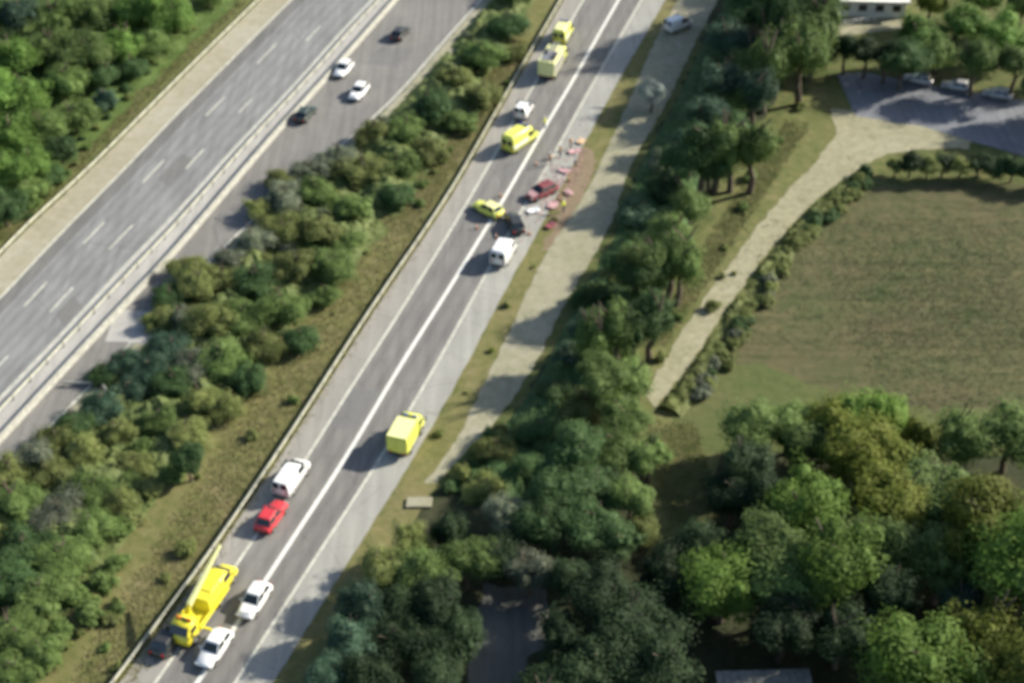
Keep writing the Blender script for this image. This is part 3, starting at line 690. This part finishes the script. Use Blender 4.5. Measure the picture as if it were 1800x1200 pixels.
def trunk_mesh(seed):
    random.seed(seed); mb = MB()
    c = [Vector((0, 0, 0))]; 
    for k in range(1, 5): c.append(Vector((random.uniform(-.04, .04)*k, random.uniform(-.04, .04)*k, .16*k)))
    for k in range(4): mb.cyl(c[k], c[k+1], .05*(1-.17*k), .05*(1-.17*(k+1)), 7)
    for k in range(5):
        t = c[random.choice((2, 3, 4))]; d = rnd_unit(); d.z = abs(d.z)+.5; d.normalize(); mb.cyl(t, t+d*random.uniform(.2, .34), .022, .008, 5)
    return mesh('trunk', mb.v, mb.f)
TRUNK = [trunk_mesh(40+s) for s in range(4)]
for me in CROWN+SHRUB+[CONE]: me.materials.append(FOL['mid green'])
for me in TRUNK: me.materials.append(M['trunk'])
random.seed(21)
TREES = []
FLAT = {'median wood': .68, 'wood at the top left': .8, 'wood right of the road': .8}
LOW = {(1165, 290), (1085, 480), (1040, 520), (1085, 605), (1000, 625), (975, 690), (950, 760), (870, 790), (925, 830), (850, 860), (1030, 715), (1125, 430), (1165, 335), (1125, 375), (1205, 195), (1155, 480), (1100, 540)}
TALL = {(1055, 655), (1010, 780)}
SCALE = {'median wood': (1.25, 1.25), 'wood right of the road': (1.3, 2.1), 'wood at the top left': (1.2, 1.6), 'shaded wood at the bottom': (1.25, 2.0), 'big trees at the lower right': (1, 2.1), 'green trees at the top right': (1.15, 2.2)}
def tree(px, py, rad, tone, region, hgt=None, kind='tree', base=None):
    """crown centred on that pixel of the photograph, radius in metres"""
    k, hr = SCALE.get(region, (1, 1.8)); rad *= k
    if (px, py) in LOW: hr = 1.15; rad *= .9
    if (px, py) in TALL: hr = 2.6
    hgt = hgt or rad*random.uniform(hr*.9, hr*1.1); cz = hgt-rad*.75
    p = base or at(px, py, cz); root = empty('tree' if kind == 'tree' else kind, (p.x, p.y, 0), random.uniform(0, 6.28))
    root['category'] = 'tree'
    me = CONE if kind == 'conical_tree' else random.choice(CROWN)
    c = link('crown', me, None, root, (0, 0, cz)); c.scale = (rad*random.uniform(.82, 1.2), rad*random.uniform(.82, 1.2), rad*random.uniform(.85, 1.1)*FLAT.get(region, 1))
    if base: c.scale = (rad*1.45, rad*1.45, hgt*.42); c.location.z = hgt*.60
    c.rotation_euler = (random.uniform(-.12, .12), random.uniform(-.12, .12), 0)
    c.material_slots[0].link = 'OBJECT'; c.material_slots[0].material = FOL[tone]
    t = link('trunk', random.choice(TRUNK), None, root); t.scale = (max(2, hgt*.8), max(2, hgt*.8), hgt*1.15)
    TREES.append((root, px, tone, region, rad))
T = {
 'wood at the top left': [(-20, 20, 4, 'dark green'), (35, 25, 3.6, 'blue green'), (100, 30, 3.4, 'mid green'), (175, 20, 4, 'mid green'), (245, 12, 3.6, 'bright green'), (305, 30, 3.4, 'bright green'), (290, -25, 3.5, 'bright green'), (365, -10, 2.6, 'mid green'),
   (20, 95, 3.8, 'bright green'), (85, 85, 3.4, 'mid green'), (150, 90, 3.6, 'mid green'), (215, 75, 3.3, 'bright green'), (272, 75, 2.5, 'mid green'), (-10, 165, 3.8, 'bright green'), (50, 165, 3.5, 'bright green'), (115, 145, 3, 'mid green'), (180, 130, 2.6, 'dark green'), (235, 118, 2.1, 'dark green'),
   (10, 235, 3.8, 'bright green'), (72, 225, 3.1, 'mid green'), (130, 205, 2.5, 'mid green'), (182, 175, 2, 'blue green'), (0, 300, 3.4, 'bright green'), (55, 285, 2.8, 'bright green'), (105, 262, 2.4, 'dark green'), (5, 362, 2.9, 'dark green'), (52, 335, 2.2, 'mid green'), (90, 305, 1.8, 'dark green'), (-60, 400, 3, 'dark green')],
 'median wood': [(905, -20, 3, 'mid green'), (895, 45, 3, 'dark green'), (850, 95, 2.9, 'mid green'), (905, 95, 1.8, 'olive'), (800, 135, 2.9, 'olive'), (850, 165, 2.6, 'olive'), (760, 190, 2.8, 'dark green'), (812, 215, 2.2, 'mid green'), (715, 225, 2.7, 'mid green'), (655, 235, 2.6, 'olive'), (760, 265, 2.3, 'olive'), (700, 290, 2.4, 'mid green'), (640, 300, 2.7, 'olive'), (590, 275, 2.3, 'grey green'),
   (560, 335, 2.5, 'mid green'), (500, 345, 2.4, 'grey green'), (700, 345, 1.9, 'dark green'), (625, 365, 2.5, 'mid green'), (560, 400, 2.6, 'olive'), (495, 405, 2.5, 'olive'), (612, 425, 1.8, 'mid green'), (445, 420, 2.4, 'grey green'), (585, 465, 2.3, 'mid green'), (515, 470, 2.7, 'olive'), (455, 490, 2.7, 'dark green'), (395, 495, 2.5, 'olive'), (345, 500, 2.3, 'olive'), (570, 520, 1.8, 'mid green'), (500, 540, 2.6, 'mid green'), (430, 555, 2.4, 'mid green'), (365, 565, 2.6, 'olive'), (320, 555, 2, 'grey green'), (545, 300, 2.1, 'grey green'), (490, 318, 2, 'olive'), (455, 365, 2, 'olive'), (400, 455, 2.1, 'grey green'), (350, 480, 2.2, 'olive'), (300, 520, 2.1, 'dark green'), (280, 560, 1.8, 'olive'), (180, 712, 2, 'blue green'), (130, 742, 2, 'dark green'), (95, 775, 2, 'olive'), (60, 800, 2.1, 'grey green'), (20, 830, 2.2, 'olive'), (215, 635, 1.8, 'blue green'), (180, 655, 1.5, 'dark green'), (300, 612, 2.2, 'blue green'), (262, 650, 2, 'blue green'), (228, 690, 1.9, 'blue green'), (310, 668, 2.1, 'dark green'), (325, 470, 1.8, 'olive'), (530, 595, 2, 'dark green'), (465, 605, 2.4, 'olive'), (395, 630, 2.4, 'mid green'), (440, 665, 2.1, 'dark green'), (340, 640, 2.2, 'grey green'), (355, 700, 2.2, 'olive'), (400, 715, 1.7, 'olive'),  # blue green leaf colour here stands in for teal shade on the slip road
   (280, 740, 2.0, 'mid green'), (205, 760, 1.9, 'olive'), (330, 765, 2.1, 'olive'), (150, 790, 1.9, 'olive'), (235, 815, 1.7, 'olive'), (85, 830, 2.0, 'olive'), (165, 860, 2.0, 'mid green'), (30, 880, 2.8, 'mid green'), (100, 905, 2.6, 'grey green'), (160, 925, 2.2, 'mid green'), (40, 960, 2.7, 'dark green'), (110, 980, 2.4, 'mid green'), (215, 880, 1.8, 'olive'), (0, 1030, 2.7, 'dark green'), (65, 1050, 2.4, 'mid green'), (25, 1110, 2.5, 'mid green'), (75, 1150, 2.2, 'mid green'), (20, 1190, 2.4, 'mid green'), (-30, 930, 2.6, 'olive')],
 'wood right of the road': [(1340, -60, 3.4, 'blue green', 11), (1285, 70, 3.0, 'blue green', 9), (1320, 20, 3.6, 'dark green', 10), (1375, 35, 3.0, 'grey green', 9), (1330, 105, 3.2, 'mid green', 8.5), (1268, 135, 2.7, 'blue green', 8.5), (1310, 165, 2.8, 'mid green', 7.5), (1370, 115, 2.6, 'mid green'), (1240, 195, 2.5, 'blue green', 8), (1280, 222, 2.6, 'dark green', 7), (1215, 250, 2.5, 'blue green', 8), (1165, 290, 2.2, 'grey green'), (1250, 285, 2.6, 'dark green'), (1200, 275, 2.6, 'dark green', 8.5), (1165, 335, 2.4, 'dark green'),
   (1215, 355, 2.4, 'mid green'), (1125, 375, 2.7, 'blue green'), (1180, 410, 2.8, 'mid green'), (1112, 468, 2.8, 'dark green', 8.5), (1125, 430, 2.2, 'dark green'), (1155, 480, 2.4, 'dark green'), (1085, 480, 2.4, 'olive'), (1040, 520, 2.3, 'dark green'), (1100, 540, 2.6, 'dark green'), (1036, 572, 2.7, 'blue green', 8.2), (1085, 605, 2.6, 'mid green'), (1000, 625, 2.3, 'blue green'), (1055, 655, 2.5, 'mid green'), (1110, 665, 2.3, 'mid green'), (975, 690, 2.1, 'dark green'), (1030, 715, 2.5, 'olive'), (1095, 730, 2.5, 'mid green'), (950, 760, 2.3, 'dark green'), (1010, 780, 2.5, 'dark green'), (1075, 790, 2.5, 'mid green'), (1140, 800, 2.4, 'mid green'), (870, 790, 1.9, 'olive'), (925, 830, 2.3, 'dark green'), (985, 850, 2.5, 'dark green'), (1050, 855, 2.4, 'dark green'), (1110, 870, 2.3, 'mid green'), (850, 860, 2.1, 'olive'), (890, 900, 2.2, 'grey green'), (950, 920, 2.5, 'dark green'), (1040, 925, 2.4, 'dark green'), (1090, 950, 2.3, 'dark green')],
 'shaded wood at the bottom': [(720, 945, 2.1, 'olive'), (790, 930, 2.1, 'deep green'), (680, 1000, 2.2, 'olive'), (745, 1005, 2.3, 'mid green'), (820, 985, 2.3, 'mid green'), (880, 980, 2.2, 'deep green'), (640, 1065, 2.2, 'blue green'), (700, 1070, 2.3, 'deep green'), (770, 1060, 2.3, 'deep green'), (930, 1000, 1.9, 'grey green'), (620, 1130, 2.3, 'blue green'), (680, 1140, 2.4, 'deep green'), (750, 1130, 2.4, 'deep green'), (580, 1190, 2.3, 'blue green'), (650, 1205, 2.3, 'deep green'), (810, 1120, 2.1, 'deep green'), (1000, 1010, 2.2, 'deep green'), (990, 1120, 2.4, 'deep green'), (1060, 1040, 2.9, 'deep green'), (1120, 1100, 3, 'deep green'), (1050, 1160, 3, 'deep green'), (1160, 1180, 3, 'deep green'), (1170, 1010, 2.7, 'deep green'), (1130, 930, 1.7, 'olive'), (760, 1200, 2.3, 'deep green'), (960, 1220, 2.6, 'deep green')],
 'big trees at the lower right': [(1325, 752, 3.4, 'mid green'), (1390, 740, 3.4, 'mid green'), (1455, 742, 3.8, 'olive green'), (1530, 745, 4.0, 'leafy green'), (1600, 770, 3.6, 'olive green'), (1315, 815, 3.6, 'deep green'), (1290, 870, 3.4, 'deep green'), (1420, 775, 3.8, 'mid green'), (1345, 870, 3.6, 'deep green'), (1520, 800, 4.6, 'olive green'), (1570, 870, 4.2, 'olive green'), (1425, 890, 5.0, 'leafy green'), (1240, 960, 3.0, 'deep green'), (1350, 960, 4.2, 'mid green'), (1275, 1020, 4.4, 'leafy green'), (1480, 985, 5.2, 'leafy green'), (1390, 1020, 4.2, 'mid green'), (1590, 960, 4.0, 'mid green'), (1650, 870, 4.2, 'mid green'), (1690, 770, 4.0, 'mid green'), (1780, 760, 4.4, 'mid green'), (1730, 920, 6.0, 'olive green'), (1800, 985, 5.4, 'leafy green'), (1660, 985, 4.0, 'mid green'), (1620, 1165, 5.2, 'leafy green'), (1740, 1120, 5.0, 'olive green'), (1800, 1190, 5.0, 'olive green'), (1560, 1050, 3.6, 'deep green'), (1480, 1110, 3.6, 'deep green'), (1380, 1090, 3.4, 'deep green'), (1700, 1060, 3.4, 'blue green'), (1910, 1040, 6.0, 'mid green'), (1920, 880, 6.0, 'mid green'), (1920, 1190, 6.0, 'mid green'), (2020, 960, 6.0, 'deep green'), (2030, 1120, 6.0, 'deep green')],
 'green trees at the top right': [(1455, 88, 2, 'dark green'), (1490, 82, 2.3, 'deep green'), (1525, 86, 2.4, 'deep green'), (1560, 92, 2.5, 'deep green'), (1590, 105, 3, 'dark green'), (1620, 60, 3.4, 'bright green'), (1690, 45, 3.6, 'bright green'), (1765, 60, 3.6, 'bright green'), (1650, 90, 3, 'mid green'), (1720, 100, 3.2, 'mid green'), (1790, 110, 3.2, 'mid green'), (1640, 0, 3, 'yellow green'), (1720, -10, 3.4, 'bright green'), (1800, 0, 3.6, 'mid green'), (1860, 90, 3.6, 'mid green'), (1840, 150, 3.2, 'dark green'), (1900, 170, 3.5, 'dark green'), (1950, 120, 4, 'dark green')],
 'dark hedge beyond the field': [(1575, 292, 1.6, 'olive'), (1602, 286, 1.9, 'deep green'), (1632, 292, 1.9, 'olive'), (1660, 286, 1.9, 'deep green'), (1690, 292, 1.8, 'olive'), (1722, 288, 2, 'deep green'), (1752, 292, 2, 'dark green'), (1782, 292, 2.1, 'dark green'), (1815, 300, 2.1, 'dark green'), (1850, 305, 2.1, 'dark green')],
}
for reg, L in T.items():
    for e in L: tree(e[0], e[1], e[2], e[3], reg, e[4] if len(e) > 4 else None)
for sx, sy, cz_, rr_ in [(1050, 102, 15, 3.4), (1095, 92, 15, 3.4), (1080, 122, 13, 3.2), (1108, 118, 13, 3.2), (1050, 118, 14, 3.0), (1062, 108, 13.5, 3.4), (1040, 92, 15.5, 2.8), (1230, 40, 13, 3.8), (1195, 108, 12.5, 3.6), (1150, 145, 12, 2.8), (1155, 70, 13, 3.0), (1200, -10, 14, 3.8), (1190, 190, 11.5, 2.8), (1122, 245, 10.5, 2.3), (1140, 102, 14, 3.0), (1185, 75, 13, 3.2), (1215, 10, 13, 3.2), (1190, 130, 12, 3.0), (1135, 218, 11, 2.5), (1165, 165, 12, 2.6), (1178, 232, 11, 2.5), (1045, 206, 15, 1.9), (1080, 208, 14, 1.9), (1132, 272, 9, 2.2),
                         (1000, 396, 10, 2.2), (1090, 392, 10, 2.2), (915, 592, 8, 2.2), (958, 575, 8.5, 2.2), (840, 712, 7.5, 2.0), (925, 690, 8, 2.0), (1026, 390, 10, 2.1), (1066, 387, 9.5, 2.1), (942, 583, 8, 1.9), (985, 588, 8, 1.9), (868, 702, 8, 2.0), (908, 702, 7.5, 1.9)]:
    # tall trees whose long shadows reach the road: the base stands up-sun of the shadow
    b_ = at(sx, sy)+Vector((sd.x, sd.y, 0))/sd.z*cz_
    d_ = Vector((b_.x, b_.y, cz_-H)); fz = d_.y*math.cos(PITCH)-d_.z*math.sin(PITCH)
    tree(900+F*d_.x/fz, 0, rr_/1.3, random.choice(['blue green', 'dark green', 'mid green']), 'wood right of the road', cz_+rr_*.75, base=b_)
tree(330, 808, 1.9, 'dark green', 'dry verge', 4.2, 'conical_tree')
tree(1146, 162, 2.6, 'silvery', 'edge of the dark wood', 5)
# taller trees that stand outside the picture at the right and throw their shade into it
UN = ['', 'first', 'second', 'third', 'fourth', 'fifth', 'sixth', 'seventh', 'eighth', 'ninth', 'tenth', 'eleventh', 'twelfth', 'thirteenth', 'fourteenth', 'fifteenth', 'sixteenth', 'seventeenth', 'eighteenth', 'nineteenth', 'twentieth']
def ordi(i):
    t, u = divmod(i, 10)
    return UN[i] if i <= 20 else (['', '', 'twenty', 'thirty', 'forty', 'fifty', 'sixty'][t]+'-'+UN[u] if u else ['', '', '', 'thirtieth', 'fortieth', 'fiftieth', 'sixtieth'][t])
PLACE = {'wood at the top left': 'at the top left of the photo', 'median wood': 'between the two roads', 'wood right of the road': 'right of the busy road', 'shaded wood at the bottom': 'in the shaded bottom wood',
  'big trees at the lower right': 'at the lower right', 'green trees at the top right': 'at the top right', 'dark hedge beyond the field': 'in the hedge beyond the field'}
grp = {}
for t in TREES: grp.setdefault((t[2], t[3]), []).append(t)
for (tone, reg), L in grp.items():
    L.sort(key=lambda t: t[1])
    for i, t in enumerate(L):
        pl = PLACE.get(reg, 'in the '+reg)
        if len(L) == 1: lb = 'the only %s tree %s' % (tone, pl)
        else: lb = '%s of the %s trees %s' % ('leftmost' if i == 0 else 'rightmost' if i == len(L)-1 else ordi(i+1)+' from left', tone, pl)
        t[0]['label'] = lb; t[0]['group'] = 'trees of the %s' % reg
for t in TREES:
    if t[0].name.startswith('conical'): t[0]['label'] = 'dark pointed tree standing alone on the dry verge left of the road'
    if t[2] == 'silvery': t[0]['label'] = 'pale silvery tree at the edge of the dark wood by the top of the road'

def shrubs(region, spots, label):
    spots = sorted(spots, key=lambda t: t[1])
    for i, (px, py, rad, tone) in enumerate(spots):
        p = at(px, py, rad*.45); o = link('shrub', random.choice(SHRUB), None, None, (p.x, p.y, rad*.4))
        o.scale = (rad*random.uniform(.85, 1.2), rad*random.uniform(.85, 1.2), rad*random.uniform(.7, .95)); o.rotation_euler = (0, 0, random.uniform(0, 6.28))
        o.material_slots[0].link = 'OBJECT'; o.material_slots[0].material = FOL[tone]
        tag(o, '%s, %s' % (label, 'topmost' if i == 0 else 'lowest' if i == len(spots)-1 else ordi(i+1)+' from top'), 'shrub', region)
def along(n, x0, y0, x1, y1, spread, rads, tones):
    return [(x0+(x1-x0)*(k+.5)/n+random.uniform(-spread, spread), y0+(y1-y0)*(k+.5)/n+random.uniform(-spread, spread)*.6, random.uniform(*rads), random.choice(tones)) for k in range(n)]
shrubs('shrubs under the top left wood', along(20, 350, 15, 40, 380, 16, (.7, 1.3), ['mid green', 'olive', 'dark green']), 'low shrub between top left wood and guardrail')
shrubs('shrubs on the dry median verge', along(9, 680, 400, 180, 1150, 44, (.4, 1.4), ['olive', 'olive', 'mid green']), 'small olive shrub on the dry verge left of the right road')
shrubs('shrubs at the upper median verge', along(10, 900, 130, 720, 360, 14, (.6, 1.1), ['olive', 'mid green']), 'small shrub between median wood and upper guardrail')
shrubs('shrubs beside the dirt track', along(30, 1540, 300, 1400, 425, 13, (.9, 1.6), ['olive', 'dark green', 'olive'])+along(30, 1390, 440, 1225, 700, 11, (.9, 1.5), ['olive', 'dark green', 'grey green', 'olive']), 'low dark shrub on the right edge of the pale dirt track')
shrubs('shrubs left of the dirt track', along(12, 1430, 190, 1170, 620, 40, (.4, 1.5), ['olive', 'olive', 'mid green']), 'low olive shrub on the rough strip left of the dirt track')
shrubs('shrubs on the service strip verge', along(6, 1000, 350, 760, 800, 10, (.35, .8), ['olive', 'yellow green']), 'small bush on the olive strip between road and service road')
shrubs('bushes by the lower service strip', along(12, 900, 745, 790, 850, 16, (.8, 1.5), ['olive', 'olive', 'dark green']), 'olive bush at the lower end of the pale service strip')
shrubs('bushes between the median trees', along(46, 870, 60, 430, 540, 40, (1.1, 1.9), ['mid green', 'olive', 'grey green', 'olive']), 'low bush filling a gap between upper median trees')
shrubs('bushes between the lower median trees', along(50, 430, 540, 40, 1150, 62, (1.1, 1.9), ['mid green', 'olive', 'grey green', 'mid green']), 'low bush filling a gap between lower median trees')
shrubs('shrubs in the lower left', [(random.uniform(60, 230), random.uniform(980, 1200), random.uniform(.6, 1.2), random.choice(['mid green', 'olive'])) for _ in range(14)], 'low shrub on the slope at the lower left')

# ------------------------------------------------------------------ tangled low scrub under the trees (uncountable)
def scrub(name, A_, B_, m, label, hmax=1.6, na=260, nb=26, leaf=.32, dens=3.0, seed=1, y0=70, y1=330):
    random.seed(seed); A_ = [p for p in A_ if y0 < p.y < y1]; B_ = [p for p in B_ if y0 < p.y < y1]
    A_, B_ = resample(A_, na), resample(B_, na); vs = []; fs = []; grid = []
    for i in range(na):
        for j in range(nb):
            t = j/(nb-1); p = A_[i].lerp(B_[i], t); n1 = noise.noise(Vector((p.x*.28, p.y*.28, seed))); n2 = noise.noise(Vector((p.x*.9, p.y*.9, seed+4)))
            e = min(1, 4*min(t, 1-t)+.02)
            h_ = max(-.05, hmax*(.42+.75*n1+.35*n2)*e)
            vs.append(Vector((p.x, p.y, h_)))
    for i in range(na-1):
        for j in range(nb-1):
            a, b, c, d = i*nb+j, i*nb+j+1, (i+1)*nb+j+1, (i+1)*nb+j; fs.append((a, b, c, d)); grid.append((a, b, c, d))
    for q in grid:
        P = [vs[k] for k in q]
        area = (P[1]-P[0]).cross(P[3]-P[0]).length; n = area*dens; n = int(n)+(random.random() < n-int(n))
        if max(p.z for p in P) < .12: continue
        for _ in range(n):
            u, v = random.random(), random.random(); c = P[0].lerp(P[1], u).lerp(P[3].lerp(P[2], u), v); c.z += random.uniform(0, .22)
            nn = (Vector((0, 0, 1))+rnd_unit()*.7).normalized(); a1 = nn.orthogonal().normalized(); a1.rotate(Matrix.Rotation(random.uniform(0, 6.28), 3, nn)); a2 = nn.cross(a1); s_ = leaf*random.uniform(.5, 1.2)
            b = len(vs); vs += [c-a1*s_*.5, c+a2*s_*.4, c+a1*s_*.6, c-a2*s_*.4]; fs.append((b, b+3, b+2, b+1))
    me = mesh(name, vs, fs); me.materials.append(m); tag(link(name, me), label, 'scrub', kind='stuff')
FOL['scrub'] = foliage_mat('mixed scrub leaves', (.085, .12, .035), (.13, .17, .055), (.19, .22, .09), .3)
scrub('scrub', offset(D, -1.0*sgn), voffset(G, 4.4*sgn, 8.6*sgn), FOL['scrub'], 'tangled grey-green scrub filling the ground between the two roads', 2.0, 300, 30, dens=4.0)
scrub('scrub', offset(O, 3.0*sgn), offset(O, 34*sgn), FOL['mid green'], 'green scrub under the wood at the top left', 2.0, 200, 34, dens=1.6, seed=5)
scrub('scrub', offset(SR, -1.2*sgn), offset(SR, -9*sgn), FOL['dark green'], 'dark scrub under the wood right of the service road', 1.8, 160, 18, dens=2.5, seed=8)
TRw = [p for p in TR if p.y < at(1500, 300).y]
scrub('scrub', offset(TRw, .2*-sgn), offset(TRw, -3.0*sgn), FOL['olive'], 'low dark olive scrub along the right edge of the pale dirt track', 1.1, 120, 12, dens=5.0, seed=12)
# ------------------------------------------------------------------ grass tufts (uncountable)
def tufts(name, n, areas, m, label, hh=(.05, .14)):
    pts = []
    while len(pts) < n:
        a = random.choice(areas); u = random.random()
        q = Vector((a[0]+(a[2]-a[0])*u+random.uniform(-a[4], a[4]), a[1]+(a[3]-a[1])*u+random.uniform(-a[4], a[4])*.5))
        pts.append(at(q.x, q.y))
    P = np.array([tuple(p) for p in pts]); k = len(P)
    an = np.random.uniform(0, 6.28, (k, 3)); h_ = np.random.uniform(hh[0], hh[1], (k, 3)); w0 = .16
    V = np.zeros((k, 3, 3, 3))
    for j in range(3):
        d = np.stack([np.cos(an[:, j]), np.sin(an[:, j]), np.zeros(k)], 1); e = np.stack([-d[:, 1], d[:, 0], np.zeros(k)], 1)
        V[:, j, 0] = P-d*w0; V[:, j, 1] = P+d*w0; V[:, j, 2] = P+e*.22; V[:, j, 2, 2] = h_[:, j]
    me = bpy.data.meshes.new(name); nv = k*9; me.vertices.add(nv); me.vertices.foreach_set('co', V.reshape(-1))
    me.loops.add(nv); me.loops.foreach_set('vertex_index', np.arange(nv)); me.polygons.add(k*3)
    me.polygons.foreach_set('loop_start', np.arange(0, nv, 3)); me.polygons.foreach_set('loop_total', np.full(k*3, 3)); me.update(calc_edges=True)
    tag(link(name, me, m), label, 'grass', kind='stuff')
tufts('grass', 16000, [(700, 400, 180, 1200, 55), (900, 80, 700, 400, 30)], M['verge'], 'dry yellowish grass tufts on the verge left of the right road')
tufts('grass', 9000, [(1400, 220, 1150, 600, 22), (1180, 760, 1220, 900, 45)], M['verge2'], 'rough olive grass left of the pale dirt track')
tufts('grass', 7000, [(1480, 500, 1800, 500, 230), (1600, 400, 1700, 700, 160)], M['field'], 'short withered grass on the brown field', (.04, .1))
tufts('grass', 4000, [(420, 0, 0, 420, 14)], M['verge2'], 'brownish grass between the top left wood and the guardrail')

# ------------------------------------------------------------------ small structures
def hut(name, px, py, rz, sx, sy, hh, mw, mr, label, cat, slope=.5, boards=False):
    p = at(px, py); r = empty(name, p, rz, label, cat)
    MB().box(-sx/2, sx/2, -sy/2, sy/2, 0, hh).build('wall', mw, r)
    MB().loft([[(x, -sy/2-.3, z) for x, z in ((-sx/2-.3, hh), (sx/2+.3, hh), (0, hh+slope+.1))], [(x, sy/2+.3, z) for x, z in ((-sx/2-.3, hh), (sx/2+.3, hh), (0, hh+slope+.1))]]).build('roof', mr, r)
    d = MB().box(-.5, .5, -sy/2-.05, -sy/2+.02, 0, 2.0).build('door', M['board'], r); MB().box(.3, .4, -sy/2-.12, -sy/2-.05, 1, 1.1).build('handle', M['black'], d)
    return r
# long white building at the top right edge
p = at(1500, 30); r = empty('white_building', p, R(-4), 'long low white building cut off by the top edge of the photo', 'building')
MB().box(-7.5, 7.5, 0, 7, 0, 2.6).build('wall', M['wall'], r)
MB().box(-8, 8, -.6, 7.4, 2.6, 2.8).build('roof', M['wall'], r)
for k in range(6):
    x = -6.3+k*2.5; f = MB().box(x-.6, x+.6, -.05, .03, 1.0, 2.0).build('window', M['black'], r); MB().box(x-.5, x+.5, -.08, -.055, 1.1, 1.9).build('pane', M['glass'], f)
poly('paved_yard', [(1410, 42), (1580, 20), (1590, 50), (1470, 66), (1420, 60)], .03, M['pale'], .2)
# white plank fence before it
L = resample([at(1405, 50), at(1500, 45), at(1590, 26)], 14); r = empty('fence', L[0], 0, 'white rail fence in front of the long white building', 'fence')
for a, b in zip(L, L[1:]):
    MB().cyl(a-L[0], a-L[0]+Vector((0, 0, 1.0)), .06, n=6).build('post', M['wall'], r)
    mb = MB()
    for z in (.45, .85): mb.cyl(a-L[0]+Vector((0, 0, z)), b-L[0]+Vector((0, 0, z)), .06, n=5)
    mb.build('rail', M['wall'], r)
# shed at the bottom
p = at(1350, 1285); r = empty('shed', p, R(2), 'grey board shed between dark trees at the bottom edge', 'shed')
MB().box(-3.6, 3.6, 0, 4, 0, 2.4).build('wall', M['board'], r)
for k in range(18):
    x = -3.6+k*.4; MB().box(x+.02, x+.37, -.05, .0, .05, 2.35+random.uniform(-.03, .03)).build('board', M['board'], r)
for k in range(13):
    MB().box(-3.9+k*.6, -3.32+k*.6, -.3, 4.3, 2.4, 2.5+.03*(k % 2)).build('roof_sheet', M['roof'], r)
# culvert basin, pond and slab on the left
poly('concrete_pad', [(205, 545), (268, 548), (282, 590), (270, 606), (185, 600)], .07, M['median'], .1, seed=31, thick=.07)
pts = [at(x, y, .5) for x, y in ((112, 672), (150, 672), (178, 672), (186, 684), (178, 698), (160, 706), (156, 722))]
mb = MB()
for a, b in zip(pts, pts[1:]): mb.cyl(a, b, .14, n=8)
for q in pts[::2]: mb.cyl((q.x, q.y, 0), q, .07, n=6)
tag(mb.build('bent_rail', M['concrete'], None), 'pale hook shaped end of a bent guardrail lying in the shade under the median trees', 'guardrail')
o = poly('concrete_slab', [(716, 876), (760, 876), (758, 893), (714, 893)], .25, M['pale'], .05, thick=.25)
del o['kind']; tag(o, 'small pale concrete slab beside the road above the shaded wood', 'slab')
print('objects', len(bpy.data.objects))
